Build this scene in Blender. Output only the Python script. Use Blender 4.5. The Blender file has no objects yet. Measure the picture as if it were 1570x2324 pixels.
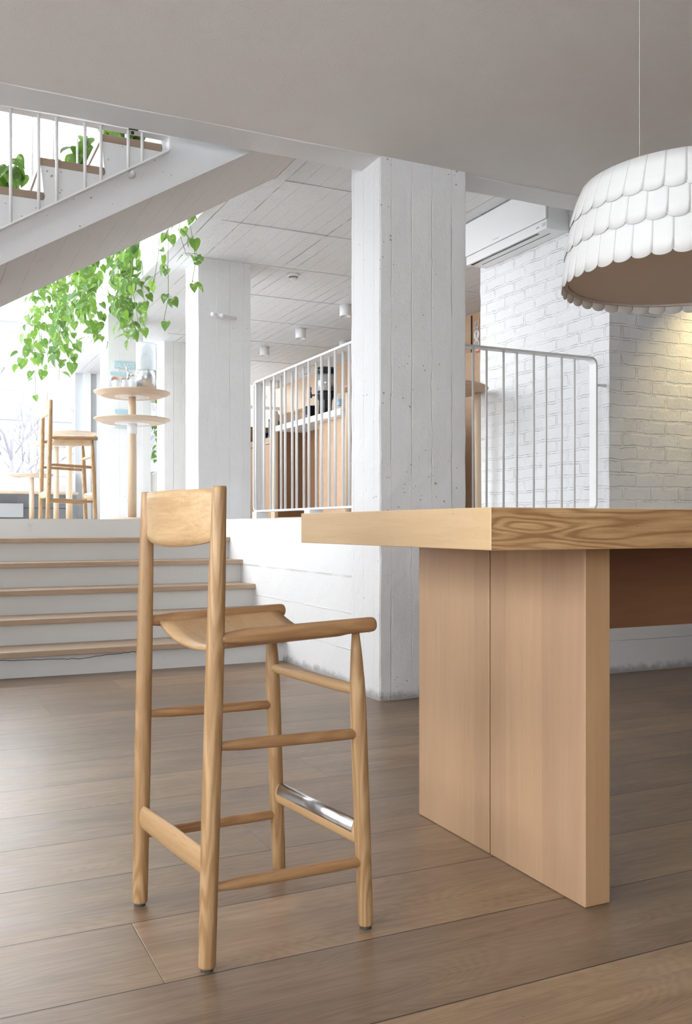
import bpy, bmesh, math, random
from mathutils import Vector, Matrix, noise as mnoise
C = bpy.context.scene.collection
PI = math.pi
R = random.Random(7)

# ---------------------------------------------------------------- camera, world, light, exposure
cam_d = bpy.data.cameras.new('camera'); cam = bpy.data.objects.new('camera', cam_d); C.objects.link(cam)
bpy.context.scene.camera = cam
cam_d.sensor_fit = 'VERTICAL'; cam_d.sensor_height = 36.0
cam_d.lens = 2082.0 / 2324.0 * 36.0
cam_d.shift_y = (1195.0 - 1162.0) / 2324.0
cam_d.clip_start = 0.05; cam_d.clip_end = 300
cam.location = (0, 0, 1.0)
cam.rotation_euler = (PI / 2, 0, -math.atan2(0.4274, 0.9041))

vs = bpy.context.scene.view_settings
vs.view_transform = 'Standard'; vs.look = 'None'; vs.gamma = 1.0; vs.use_curve_mapping = False
vs.exposure = 1.24
WORLD = 4.3
world = bpy.data.worlds.new('overcast_sky'); bpy.context.scene.world = world; world.use_nodes = True
bg = world.node_tree.nodes['Background']; bg.inputs[0].default_value = (0.93, 0.965, 1.0, 1); bg.inputs[1].default_value = WORLD
try:
    bpy.context.scene.cycles.use_denoising = True
    bpy.context.scene.cycles.max_bounces = 10
    bpy.context.scene.cycles.diffuse_bounces = 6
    bpy.context.scene.cycles.transparent_max_bounces = 24
    bpy.context.scene.cycles.sample_clamp_indirect = 8
except Exception:
    pass

def window_light(name, loc, rot, sx, sy, power=None, col=(0.93, 0.965, 1.0)):
    d = bpy.data.lights.new(name, 'AREA'); d.shape = 'RECTANGLE'; d.size = sx; d.size_y = sy
    o = bpy.data.objects.new(name, d); C.objects.link(o); o.location = loc; o.rotation_euler = rot
    if power is None: d.cycles.is_portal = True
    else: d.energy = power; d.color = col
    return o
XL = -3.4      # window wall on the left
YB = 15.5      # back window wall
# portals: they only guide the sky's own light through the glazed openings
window_light('portal', (XL + .02, .55, 1.95), (0, -PI / 2, 0), 2.1, 6.1)
window_light('portal', (-1.7, -3.18, 1.95), (PI / 2, 0, 0), 3.4, 2.1)  # serves the added window behind the camera
window_light('portal', (XL + .02, 11.0, 4.4), (0, -PI / 2, 0), 7.2, 8.6)
window_light('portal', (-.4, YB - .02, 4.9), (-PI / 2, 0, 0), 5.6, 6.0)

# ---------------------------------------------------------------- node helper + materials
class NT:
    def __init__(s, name):
        s.m = bpy.data.materials.new(name); s.m.use_nodes = True; s.t = s.m.node_tree
        s.b = s.t.nodes['Principled BSDF']; s.out = s.t.nodes['Material Output']
        s._co = None
    def n(s, typ, **kw):
        o = s.t.nodes.new(typ)
        for k, v in kw.items(): setattr(o, k, v)
        return o
    def put(s, sock, v):
        if isinstance(v, bpy.types.NodeSocket): s.t.links.new(v, sock)
        elif v is not None: sock.default_value = v
    def co(s):
        if s._co is None: s._co = s.n('ShaderNodeTexCoord').outputs['Object']
        return s._co
    def mul(s, vec, sc):
        o = s.n('ShaderNodeVectorMath', operation='MULTIPLY'); s.put(o.inputs[0], vec); o.inputs[1].default_value = sc; return o.outputs[0]
    def vadd(s, a, b):
        o = s.n('ShaderNodeVectorMath', operation='ADD'); s.put(o.inputs[0], a); s.put(o.inputs[1], b); return o.outputs[0]
    def xyz(s, vec):
        o = s.n('ShaderNodeSeparateXYZ'); s.put(o.inputs[0], vec); return o.outputs
    def comb(s, x=0, y=0, z=0):
        o = s.n('ShaderNodeCombineXYZ'); s.put(o.inputs[0], x); s.put(o.inputs[1], y); s.put(o.inputs[2], z); return o.outputs[0]
    def math(s, op, a, b=None, c=None, clamp=False):
        o = s.n('ShaderNodeMath', operation=op); o.use_clamp = clamp
        s.put(o.inputs[0], a); s.put(o.inputs[1], b)
        if c is not None: s.put(o.inputs[2], c)
        return o.outputs[0]
    def noise(s, vec, scale, detail=4, rough=.5, dist=0, out=0):
        o = s.n('ShaderNodeTexNoise'); s.put(o.inputs['Vector'], vec); o.inputs['Scale'].default_value = scale
        o.inputs['Detail'].default_value = detail; o.inputs['Roughness'].default_value = rough; o.inputs['Distortion'].default_value = dist
        return o.outputs[out]
    def white(s, vec):
        o = s.n('ShaderNodeTexWhiteNoise', noise_dimensions='3D'); s.put(o.inputs[0], vec); return o.outputs[0]
    def vor(s, vec, scale, feature='F1', out='Distance'):
        o = s.n('ShaderNodeTexVoronoi', feature=feature); s.put(o.inputs['Vector'], vec); o.inputs['Scale'].default_value = scale; return o.outputs[out]
    def ramp(s, fac, stops, interp='LINEAR'):
        o = s.n('ShaderNodeValToRGB'); s.put(o.inputs[0], fac); cr = o.color_ramp; cr.interpolation = interp
        while len(cr.elements) < len(stops): cr.elements.new(.5)
        for e, (p, c) in zip(cr.elements, stops):
            e.position = p; e.color = (c, c, c, 1) if not hasattr(c, '__len__') else (*c, 1)
        return o.outputs[0]
    def mix(s, fac, a, b, mode='MIX'):
        o = s.n('ShaderNodeMix', data_type='RGBA', blend_type=mode); s.put(o.inputs[0], fac)
        for i, v in ((6, a), (7, b)):
            if not isinstance(v, bpy.types.NodeSocket): v = (*v, 1) if len(v) == 3 else v
            s.put(o.inputs[i], v)
        return o.outputs[2]
    def sstep(s, v, a, b):
        o = s.n('ShaderNodeMapRange', interpolation_type='SMOOTHSTEP'); s.put(o.inputs[0], v)
        s.put(o.inputs[1], a); s.put(o.inputs[2], b); return o.outputs[0]
    def bump(s, h, strength=.3, dist=.01, normal=None):
        o = s.n('ShaderNodeBump'); s.put(o.inputs['Height'], h); o.inputs['Strength'].default_value = strength
        o.inputs['Distance'].default_value = dist; s.put(o.inputs['Normal'], normal); return o.outputs[0]
    def fin(s, col=None, rough=None, normal=None, metal=None, spec=None):
        s.put(s.b.inputs['Base Color'], (*col, 1) if isinstance(col, tuple) and len(col) == 3 else col)
        s.put(s.b.inputs['Roughness'], rough); s.put(s.b.inputs['Normal'], normal); s.put(s.b.inputs['Metallic'], metal)
        s.put(s.b.inputs['Specular IOR Level'], spec)
        return s.m

def plain(name, col, rough=.5, metal=0., bump=0., spec=None):
    t = NT(name)
    nz = t.noise(t.co(), 14, 3)
    c = t.mix(.06, col, t.mix(nz, tuple(x * .7 for x in col), tuple(min(1, x * 1.2) for x in col)))
    return t.fin(c, rough, t.bump(t.noise(t.co(), 220, 2), bump, .002) if bump else None, metal, spec)

def wood(name, dark, light, axis='Z', fine=1.0, contrast=1.0, ring=0.0, rough=.45, boards=None, streak=.55, wscale=1.0):
    """oak-like timber: grain runs along axis; boards=(axis, width) tints joined staves"""
    t = NT(name); k = 'XYZ'.index(axis)
    oi = t.n('ShaderNodeObjectInfo').outputs['Random']
    base = t.vadd(t.co(), t.comb(t.math('MULTIPLY', oi, 7.3), t.math('MULTIPLY', oi, 3.1), t.math('MULTIPLY', oi, 5.7)))
    def sc(a, c): v = [c, c, c]; v[k] = a; return tuple(v)
    big = t.noise(t.mul(base, sc(1.1 * wscale, 11 * wscale)), 1.0, 4, .55, .6)
    mid = t.noise(t.mul(base, sc(3.5 * wscale, 70 * wscale)), 1.0, 4, .6, .4)
    fin = t.noise(t.mul(base, sc(16, 420)), 1.0, 3, .6)
    v = t.math('ADD', t.math('MULTIPLY', big, .55), t.math('MULTIPLY', mid, .45))
    if ring:
        w = t.math('SINE', t.math('MULTIPLY', t.noise(t.mul(base, sc(1.0 * wscale, 7 * wscale)), 1.0, 2.5, .5, .3), ring))
        v = t.math('ADD', v, t.math('MULTIPLY', t.math('POWER', t.math('ABSOLUTE', w), 3.0), -.20))
    col = t.ramp(v, [(.5 - .22 / contrast, dark), (.5 + .2 / contrast, light)])
    pores = t.sstep(fin, .60, .72)
    col = t.mix(t.math('MULTIPLY', pores, streak), col, tuple(x * .55 for x in dark), 'MIX')
    if boards:
        bk = 'XYZ'.index(boards[0]); q = t.math('FLOOR', t.math('DIVIDE', t.xyz(t.co())[bk], boards[1]))
        rnd = t.white(t.comb(q, 1.3, 2.7))
        col = t.mix(.9, col, t.ramp(rnd, [(0, (.90, .86, .86)), (1, (1.04, 1.02, .99))]), 'MULTIPLY')
    nb = t.bump(t.math('ADD', mid, t.math('MULTIPLY', fin, -.6)), .12 * fine, .002)
    return t.fin(col, t.ramp(mid, [(0, rough - .08), (1, rough + .1)]), nb)

def concrete(name, col=(.80, .805, .81), seams=None, pits=.5, bumpy=1.0, rough=.6, dirt=.0, width=.145, footgrime=False, line=.25):
    """white painted board-marked concrete. seams = axis whose coordinate steps from board to board"""
    t = NT(name); co = t.co()
    warp = t.noise(co, 2.2, 3)
    h = t.math('MULTIPLY', t.noise(co, 9, 5, .6), .5)
    h = t.math('ADD', h, t.math('MULTIPLY', t.noise(co, 90, 3, .6), .22))
    c = t.mix(t.math('MULTIPLY', t.noise(co, 3.1, 5, .62), .5), col, tuple(x * .90 for x in col))
    if seams:
        x = t.xyz(co); v = x['XYZ'.index(seams[0])]
        if len(seams) > 1: v = t.math('ADD', v, x['XYZ'.index(seams[1])])
        v = t.math('ADD', v, t.math('MULTIPLY', t.noise(co, 7, 4, .7), .012))
        q = t.math('DIVIDE', v, width); f = t.math('FRACT', q); rnd = t.white(t.comb(t.math('FLOOR', q), .3, .9))
        edge = t.math('MINIMUM', f, t.math('SUBTRACT', 1.0, f))
        edgel = t.math('SUBTRACT', 1.0, t.sstep(edge, 0.0, .03))
        frag = t.sstep(t.noise(co, 3.3, 3), .38, .62)
        h = t.math('ADD', h, t.math('MULTIPLY', t.math('MULTIPLY', edgel, frag), t.math('SUBTRACT', t.math('MULTIPLY', rnd, 1.6), .8)))
        h = t.math('ADD', h, t.math('MULTIPLY', rnd, .5))
        stretch = [60.0, 60.0, 60.0]
        c = t.mix(t.math('MULTIPLY', t.math('MULTIPLY', edgel, t.math('SUBTRACT', 1.0, frag)), line), c, (.42, .41, .40))
    if pits:
        d = t.vor(t.vadd(co, t.mul(t.noise(co, 20, 2, out=1), (.02, .02, .02))), 30)
        m = t.sstep(t.noise(co, 2.1, 4), .36, .66)
        sz = t.math('POWER', t.white(t.vor(co, 30, out='Position')), 2.0)
        r = t.math('MULTIPLY', t.math('MULTIPLY', m, sz), .26 * pits)
        hole = t.math('LESS_THAN', d, r)
        c = t.mix(t.math('MULTIPLY', hole, .62), c, (.12, .11, .10))
        h = t.math('SUBTRACT', h, t.math('MULTIPLY', hole, .9))
    if dirt:
        k = t.sstep(t.noise(t.mul(co, (1, 1, 1)), 5.5, 8, .75), .60, .78)
        c = t.mix(t.math('MULTIPLY', k, dirt), c, (.36, .34, .31))
    if footgrime:
        z = t.math('SUBTRACT', 1.0, t.sstep(t.math('ADD', t.xyz(co)[2], t.math('MULTIPLY', t.noise(co, 14, 5, .7), .10)), .055, .115))
        c = t.mix(t.math('MULTIPLY', z, .65), c, (.17, .16, .14))
    return t.fin(c, rough, t.bump(h, .55 * bumpy, .012))

def brick_mat():
    t = NT('painted_brick'); co = t.co(); x = t.xyz(co)
    g = t.xyz(t.n('ShaderNodeNewGeometry').outputs['Normal'])
    nx = t.math('ABSOLUTE', g[0]); ny = t.math('ABSOLUTE', g[1])
    sx = t.math('GREATER_THAN', nx, ny)
    u = t.math('ADD', t.math('MULTIPLY', x[1], sx), t.math('MULTIPLY', x[0], t.math('SUBTRACT', 1.0, sx)))
    wob = t.noise(co, 6, 3, .6, out=1)
    v = t.vadd(t.comb(u, t.math('ADD', x[2], .02), 0), t.mul(wob, (.06, .04, 0)))
    b = t.n('ShaderNodeTexBrick'); t.put(b.inputs['Vector'], v); b.offset = .5
    b.inputs['Scale'].default_value = 1; b.inputs['Brick Width'].default_value = .265; b.inputs['Row Height'].default_value = .094
    b.inputs['Mortar Size'].default_value = .011; b.inputs['Mortar Smooth'].default_value = .45; b.inputs['Bias'].default_value = 0
    fac = b.outputs['Fac']
    edge = t.math('MULTIPLY', t.sstep(fac, .25, .6), t.math('SUBTRACT', 1.0, t.sstep(fac, .75, 1.0)))
    brk = t.sstep(t.noise(co, 8, 7, .8), .50, .57)
    crack = t.math('MULTIPLY', edge, brk)
    rub = t.noise(co, 26, 6, .7)
    n1 = t.noise(co, 8, 3)
    c = t.mix(t.math('MULTIPLY', n1, .5), (.80, .81, .82), (.72, .73, .74))
    c = t.mix(t.math('MULTIPLY', crack, .9), c, (.08, .075, .07))
    rust = t.math('MULTIPLY', t.sstep(t.noise(co, 2.3, 3), .66, .74), t.sstep(t.noise(co, 16, 4), .5, .65))
    c = t.mix(t.math('MULTIPLY', rust, .25), c, (.55, .33, .22))
    h = t.math('SUBTRACT', t.math('MULTIPLY', rub, .6), t.math('MULTIPLY', fac, t.math('MULTIPLY', n1, .62)))
    h = t.math('SUBTRACT', h, t.math('MULTIPLY', crack, .6))
    return t.fin(c, .55, t.bump(h, .8, .016))

def floor_mat():
    t = NT('oak_floorboards'); co = t.co(); x = t.xyz(co)
    W = .3385; L = 4.2
    ry = t.math('DIVIDE', t.math('SUBTRACT', x[1], 1.984), W)
    row = t.math('FLOOR', ry); fy = t.math('FRACT', ry)
    rx = t.math('ADD', t.math('DIVIDE', t.math('SUBTRACT', x[0], .50), L), t.math('MULTIPLY', row, .44))
    idx = t.math('FLOOR', rx); fx = t.math('FRACT', rx)
    rnd = t.white(t.comb(row, idx, .5)); rnd2 = t.white(t.comb(idx, row, 7.5))
    sh = t.comb(t.math('MULTIPLY', rnd, 13.0), t.math('MULTIPLY', rnd2, 11.0), 0)
    b = t.vadd(co, sh)
    big = t.noise(t.mul(b, (1.1, 6.5, 1)), 1, 5, .6, .8)
    mid = t.noise(t.mul(b, (4, 60, 1)), 1, 5, .62, .3)
    fin = t.noise(t.mul(b, (18, 420, 1)), 1, 3, .6)
    ringv = t.math('SINE', t.math('MULTIPLY', t.noise(t.mul(b, (.8, 5.0, 1)), 1, 2, .5, .3), 130))
    rings = t.math('POWER', t.math('ABSOLUTE', ringv), 2.5)
    v = t.math('ADD', t.math('MULTIPLY', big, .6), t.math('MULTIPLY', mid, .4))
    v = t.math('SUBTRACT', v, t.math('MULTIPLY', rings, .06))
    col = t.ramp(v, [(.28, (.150, .094, .056)), (.50, (.265, .178, .111)), (.72, (.365, .262, .172))])
    tint = t.ramp(rnd, [(0, (.80, .80, .83)), (.35, (.95, .94, .94)), (.8, (1.04, 1.02, .99)), (1, (1.32, 1.27, 1.18))])
    col = t.mix(1.0, col, tint, 'MULTIPLY')
    col = t.mix(t.math('MULTIPLY', t.sstep(fin, .58, .7), .35), col, (.085, .055, .035))
    blot = t.sstep(t.noise(t.mul(b, (1.0, 2.2, 1)), 1.6, 4), .5, .75)
    col = t.mix(t.math('MULTIPLY', blot, .4), col, (.135, .105, .085))
    spk = t.math('LESS_THAN', t.vor(co, 34), t.math('MULTIPLY', t.sstep(t.noise(co, 3, 2), .45, .7), .07))
    col = t.mix(t.math('MULTIPLY', spk, .7), col, (.04, .03, .02))
    ey = t.math('MINIMUM', fy, t.math('SUBTRACT', 1.0, fy)); ex = t.math('MINIMUM', fx, t.math('SUBTRACT', 1.0, fx))
    gy = t.math('SUBTRACT', 1.0, t.sstep(ey, .0035, .0085)); gx = t.math('MULTIPLY', t.math('SUBTRACT', 1.0, t.sstep(ex, .0001, .0006)), .45)
    gap = t.math('MAXIMUM', gy, gx)
    col = t.mix(t.math('MULTIPLY', gap, .88), col, (.018, .012, .008))
    h = t.math('ADD', t.math('MULTIPLY', mid, .35), t.math('MULTIPLY', fin, -.25))
    h = t.math('SUBTRACT', h, t.math('MULTIPLY', gap, 1.4))
    ro = t.math('ADD', t.math('MULTIPLY', big, .16), .30)
    return t.fin(col, ro, t.bump(h, .22, .003), spec=.5)

def plaster_mat():
    t = NT('smooth_painted_ceiling'); co = t.co()
    c = t.mix(t.sstep(t.noise(co, 1.3, 4, .55), .42, .72), (.80, .785, .765), (.785, .735, .705))
    h = t.math('ADD', t.math('MULTIPLY', t.noise(co, 130, 3, .6), .7), t.math('MULTIPLY', t.noise(co, 3, 3), .6))
    return t.fin(c, .75, t.bump(h, .35, .004))

def glass_pane(name='window_glass'):
    t = NT(name); nt = t.t
    tr = t.n('ShaderNodeBsdfTransparent'); gl = t.n('ShaderNodeBsdfGlossy'); gl.inputs['Roughness'].default_value = .02
    fr = t.n('ShaderNodeFresnel'); fr.inputs[0].default_value = 1.5
    mx = t.n('ShaderNodeMixShader'); nt.links.new(fr.outputs[0], mx.inputs[0]); nt.links.new(tr.outputs[0], mx.inputs[1]); nt.links.new(gl.outputs[0], mx.inputs[2])
    nt.links.new(mx.outputs[0], t.out.inputs[0]); return t.m

def clear_mat(name, tint=(.93, .95, .96), fac=.25):
    t = NT(name); nt = t.t
    tr = t.n('ShaderNodeBsdfTransparent'); tr.inputs[0].default_value = (*tint, 1)
    t.fin((.92, .94, .95), .08)
    lw = t.n('ShaderNodeLayerWeight'); lw.inputs[0].default_value = .35
    f = t.math('ADD', t.math('MULTIPLY', lw.outputs['Facing'], .75), fac * .4, clamp=True)
    mx = t.n('ShaderNodeMixShader'); t.put(mx.inputs[0], f); nt.links.new(tr.outputs[0], mx.inputs[1]); nt.links.new(t.b.outputs[0], mx.inputs[2])
    nt.links.new(mx.outputs[0], t.out.inputs[0]); return t.m

def leaf_mat():
    t = NT('pothos_leaf'); co = t.co(); nt = t.t
    g = t.n('ShaderNodeNewGeometry').outputs['Random Per Island']
    c = t.ramp(g, [(0, (.022, .075, .018)), (.5, (.06, .165, .035)), (1, (.16, .28, .06))])
    c = t.mix(t.math('MULTIPLY', t.sstep(t.noise(co, 24, 3, .6), .56, .62), .7), c, (.40, .45, .22))
    t.fin(c, .35)
    tl = t.n('ShaderNodeBsdfTranslucent'); t.put(tl.inputs[0], t.mix(.55, c, (.30, .50, .07)))
    mx = t.n('ShaderNodeMixShader'); mx.inputs[0].default_value = .5
    nt.links.new(t.b.outputs[0], mx.inputs[1]); nt.links.new(tl.outputs[0], mx.inputs[2]); nt.links.new(mx.outputs[0], t.out.inputs[0])
    return t.m

OAK_D, OAK_L = (.40, .235, .115), (.60, .395, .215)
M = dict(
    post=wood('stool_oak_post', (.33, .19, .083), (.53, .345, .18), 'Z', fine=1.4, contrast=1.5, ring=60, streak=.75),
    railx=wood('stool_oak_rail', (.32, .17, .075), (.45, .26, .127), 'X', fine=1.2, contrast=1.4, ring=50, streak=.7),
    raily=wood('stool_oak_cross_rail', (.40, .24, .113), (.54, .35, .18), 'Y', fine=1.0),
    ply=wood('stool_oak_veneer', (.43, .265, .128), (.60, .405, .215), 'Y', fine=.8, contrast=1.6, wscale=1.8, streak=.6),
    seat=wood('stool_seat_veneer', (.41, .245, .117), (.54, .35, .185), 'Y', fine=.8, contrast=1.3, wscale=1.6),
    slab_side=wood('table_edge_oak', (.30, .155, .065), (.60, .38, .185), 'X', ring=60, contrast=1.25, wscale=1.2, streak=.7),
    slab_end=wood('table_end_oak', (.45, .30, .155), (.58, .41, .23), 'Y', contrast=.8, wscale=.9, streak=.35),
    slab_top=wood('table_top_oak', (.50, .34, .18), (.62, .43, .25), 'X', contrast=.8),
    panel=wood('table_leg_beech', (.41, .265, .157), (.53, .36, .225), 'Z', contrast=.7, boards=('Y', .17), streak=.22, wscale=.8),
    panel2=wood('table_leg_beech_edge', (.40, .23, .118), (.50, .315, .17), 'Z', contrast=.9, streak=.2, wscale=.8),
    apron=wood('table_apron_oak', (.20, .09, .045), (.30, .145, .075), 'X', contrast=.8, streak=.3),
    tread=wood('stair_tread_oak', (.36, .25, .165), (.50, .37, .26), 'X', contrast=.8, streak=.4),
    utread=wood('upper_tread_oak', (.26, .18, .125), (.37, .275, .20), 'X', contrast=.8, streak=.4),
    birch=wood('pale_birch', (.55, .41, .28), (.68, .53, .38), 'Z', contrast=.7, streak=.2),
    birchtop=wood('pale_birch_top', (.56, .42, .30), (.68, .54, .41), 'X', contrast=.7, streak=.2),
    cab=wood('oak_cabinet', (.36, .22, .13), (.50, .33, .20), 'X', contrast=.8, streak=.25),
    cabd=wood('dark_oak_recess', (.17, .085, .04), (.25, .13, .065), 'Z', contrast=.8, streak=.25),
    cabz=wood('oak_cabinet_upright', (.34, .19, .10), (.46, .28, .16), 'Z', contrast=.8, streak=.25),
    wallpanel=wood('oak_wall_panel', (.46, .29, .17), (.58, .39, .25), 'Y', contrast=.7, streak=.25),
    pillar=concrete('painted_concrete_pillar', seams='XY', pits=1.0, width=.135, footgrime=True),
    wallc=concrete('painted_concrete_wall', seams='Z', pits=.5, width=.23, footgrime=True),
    riser=concrete('painted_riser', col=(.70, .70, .685), pits=.35, dirt=.4, footgrime=False),
    flight=concrete('painted_concrete_flight', col=(.74, .745, .75), seams=None, pits=.9, bumpy=1.1),
    soffit=concrete('painted_flight_soffit', col=(.68, .66, .645), seams='X', pits=.2, dirt=.6, width=.15, bumpy=1.2, line=.7),
    beam=concrete('painted_beam', col=(.78, .785, .79), pits=.5, bumpy=1.0),
    planks=concrete('board_marked_ceiling', col=(.74, .75, .76), seams='X', pits=.15, dirt=.35, width=.13, bumpy=2.4, line=.5),
    white=plain('white_powder_coat', (.82, .82, .82), .35),
    wpaint=plain('white_wall_paint', (.82, .83, .84), .6, bump=.1),
    steel=plain('brushed_steel', (.60, .60, .60), .24, 1.0),
    black=plain('black_plastic', (.012, .013, .017), .22),
    darkmetal=plain('dark_metal', (.06, .055, .05), .4, .6),
    dwall=plain('dark_brown_wall', (.13, .10, .085), .7), rubber=plain('dark_rubber', (.05, .05, .05), .7),
    grey=plain('grey_board', (.34, .37, .40), .6),
    radiator=plain('radiator_enamel', (.58, .61, .63), .4),
    dgrey=plain('slate_grey_laminate', (.115, .135, .155), .5),
    stem=plain('plant_stem', (.14, .22, .06), .6),
    leaf=leaf_mat(), glass=glass_pane(), clear=clear_mat('clear_acrylic'), tumbler=clear_mat('tumbler_glass', fac=.3),
    brick=brick_mat(), floor=floor_mat(), plaster=plaster_mat(),
    paper=plain('lamp_white_card', (.86, .86, .855), .6),
    diff=plain('lamp_diffuser', (.64, .58, .55), .6),
    snow=plain('snow', (.86, .88, .90), .8), facade=plain('brick_red_facade', (.128, .124, .134), .8),
    winglass=plain('facade_glass', (.125, .14, .16), .3), bark=plain('tree_bark', (.13, .125, .14), .9),
    carpaint=plain('snowy_car_paint', (.16, .19, .21), .35), carglass=plain('car_glass', (.04, .06, .07), .1),
    tyre=plain('tyre', (.04, .04, .04), .8),
    sign=plain('pale_blue_sign', (.42, .62, .70), .6), red=plain('brown_food_photo', (.50, .27, .20), .6),
    orange=plain('orange_red_edge', (.55, .09, .02), .5), kraft=plain('kraft_paper', (.36, .22, .12), .8),
    cork=plain('cork', (.50, .34, .16), .8), bluepaint=plain('pale_blue_print', (.35, .50, .62), .5),
    rbrown=plain('pattern_brown', (.30, .175, .085), .6),
)
def ribbed():
    t = NT('ribbed_lamp_card'); co = t.co(); x = t.xyz(co)
    a = t.math('ARCTAN2', x[1], x[0]); w = t.math('SINE', t.math('MULTIPLY', a, 700))
    t.fin((.86, .86, .855), .6, t.bump(w, .12, .001)); tl = t.n('ShaderNodeBsdfTranslucent'); tl.inputs[0].default_value = (.8, .79, .77, 1)
    mx = t.n('ShaderNodeMixShader'); mx.inputs[0].default_value = .25; t.t.links.new(t.b.outputs[0], mx.inputs[1]); t.t.links.new(tl.outputs[0], mx.inputs[2]); t.t.links.new(mx.outputs[0], t.out.inputs[0])
    return t.m
M['ribcard'] = ribbed()

# ---------------------------------------------------------------- mesh helpers
def obj(name, bm, mats, parent=None, smooth=False, loc=None):
    me = bpy.data.meshes.new(name); bmesh.ops.recalc_face_normals(bm, faces=bm.faces[:]); bm.to_mesh(me); bm.free()
    for m in (mats if isinstance(mats, (list, tuple)) else [mats]): me.materials.append(m)
    if smooth:
        for p in me.polygons: p.use_smooth = True
    o = bpy.data.objects.new(name, me); C.objects.link(o)
    if parent: o.parent = parent
    if loc: o.location = loc
    return o
def tag(o, label, cat, group=None, kind=None):
    o['label'] = label
    if cat: o['category'] = cat
    if group: o['group'] = group
    if kind: o['kind'] = kind
    return o
def thing(name, label, cat, loc=(0, 0, 0), rot=0, group=None, kind=None):
    o = bpy.data.objects.new(name, None); C.objects.link(o); o.location = loc; o.rotation_euler = (0, 0, rot)
    o.empty_display_size = .05
    return tag(o, label, cat, group, kind)
def struct(name, bm, mats, label, cat, parent=None, loc=None, smooth=False):
    o = obj(name, bm, mats, parent, smooth, loc)
    if not parent: tag(o, label, cat, kind='structure')
    return o
def dup(root, loc, rot=None, label=None, group=None):
    def cp(o, par):
        c = o.copy(); C.objects.link(c)
        if par: c.parent = par
        for ch in o.children: cp(ch, c)
        return c
    r = cp(root, None); r.location = loc
    if rot is not None: r.rotation_euler = (0, 0, rot)
    if label: r['label'] = label
    if group: r['group'] = group
    return r
def box(bm, x0, x1, y0, y1, z0, z1, mi=0):
    vs_ = [bm.verts.new(p) for p in ((x0, y0, z0), (x1, y0, z0), (x1, y1, z0), (x0, y1, z0), (x0, y0, z1), (x1, y0, z1), (x1, y1, z1), (x0, y1, z1))]
    fs = [bm.faces.new([vs_[i] for i in f]) for f in ((0, 3, 2, 1), (4, 5, 6, 7), (0, 1, 5, 4), (1, 2, 6, 5), (2, 3, 7, 6), (3, 0, 4, 7))]
    for f in fs: f.material_index = mi
    return fs
def bx(*a, bev=0):
    bm = bmesh.new(); box(bm, *a)
    if bev: bmesh.ops.bevel(bm, geom=bm.edges[:], offset=bev, segments=2, affect='EDGES', profile=.6)
    return bm
def frame_axes(d):
    d = d.normalized(); a = Vector((0, 0, 1)) if abs(d.z) < .9 else Vector((1, 0, 0))
    u = d.cross(a).normalized(); return u, d.cross(u).normalized()
def rod(bm, p0, p1, prof, seg=24, sx=1.0, up=None):
    """solid of revolution from p0 to p1; prof = [(t, radius)...]; sx squeezes one axis"""
    p0, p1 = Vector(p0), Vector(p1); d = p1 - p0; u, w = frame_axes(d)
    if up is not None: w = (Vector(up) - d.normalized() * Vector(up).dot(d.normalized())).normalized(); u = w.cross(d.normalized())
    rings = []
    for t, r in prof:
        c = p0 + d * t
        rings.append([bm.verts.new(c + u * (math.cos(a) * r * sx) + w * (math.sin(a) * r)) for a in [2 * PI * i / seg for i in range(seg)]])
    for a, b in zip(rings, rings[1:]):
        for i in range(seg): bm.faces.new((a[i], a[(i + 1) % seg], b[(i + 1) % seg], b[i]))
    bm.faces.new(rings[0][::-1]); bm.faces.new(rings[-1])
def tube(bm, pts, r, seg=6):
    pts = [Vector(p) for p in pts]; rings = []
    for i, p in enumerate(pts):
        d = (pts[min(i + 1, len(pts) - 1)] - pts[max(i - 1, 0)]); u, w = frame_axes(d if d.length > 1e-6 else Vector((0, 0, 1)))
        rr = r[i] if isinstance(r, (list, tuple)) else r
        rings.append([bm.verts.new(p + u * (math.cos(a) * rr) + w * (math.sin(a) * rr)) for a in [2 * PI * k / seg for k in range(seg)]])
    for a, b in zip(rings, rings[1:]):
        for k in range(seg):
            try: bm.faces.new((a[k], a[(k + 1) % seg], b[(k + 1) % seg], b[k]))
            except ValueError: pass
    bm.faces.new(rings[0][::-1]); bm.faces.new(rings[-1])
def lathe(bm, prof, seg=48, c=(0, 0, 0), mi=0):
    """prof = [(r, z)...] around the vertical axis through c"""
    rings = []
    for r, z in prof:
        if r < 1e-5: rings.append([bm.verts.new((c[0], c[1], c[2] + z))])
        else: rings.append([bm.verts.new((c[0] + r * math.cos(a), c[1] + r * math.sin(a), c[2] + z)) for a in [2 * PI * i / seg for i in range(seg)]])
    for a, b in zip(rings, rings[1:]):
        for i in range(seg):
            j = (i + 1) % seg
            if len(a) == 1 and len(b) == 1: continue
            if len(a) == 1: f = bm.faces.new((a[0], b[j], b[i]))
            elif len(b) == 1: f = bm.faces.new((a[i], a[j], b[0]))
            else: f = bm.faces.new((a[i], a[j], b[j], b[i]))
            f.material_index = mi
def prism(bm, poly, axis, a0, a1, mi=0):
    """extrude a 2D polygon; axis 'Y' -> poly in (x,z); 'X' -> (y,z); 'Z' -> (x,y)"""
    def P(p, a): return {'Y': (p[0], a, p[1]), 'X': (a, p[0], p[1]), 'Z': (p[0], p[1], a)}[axis]
    A = [bm.verts.new(P(p, a0)) for p in poly]; B = [bm.verts.new(P(p, a1)) for p in poly]; n = len(poly); fs = []
    for i in range(n): fs.append(bm.faces.new((A[i], A[(i + 1) % n], B[(i + 1) % n], B[i])))
    fs.append(bm.faces.new(A[::-1])); fs.append(bm.faces.new(B))
    for f in fs: f.material_index = mi
    return fs
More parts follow.
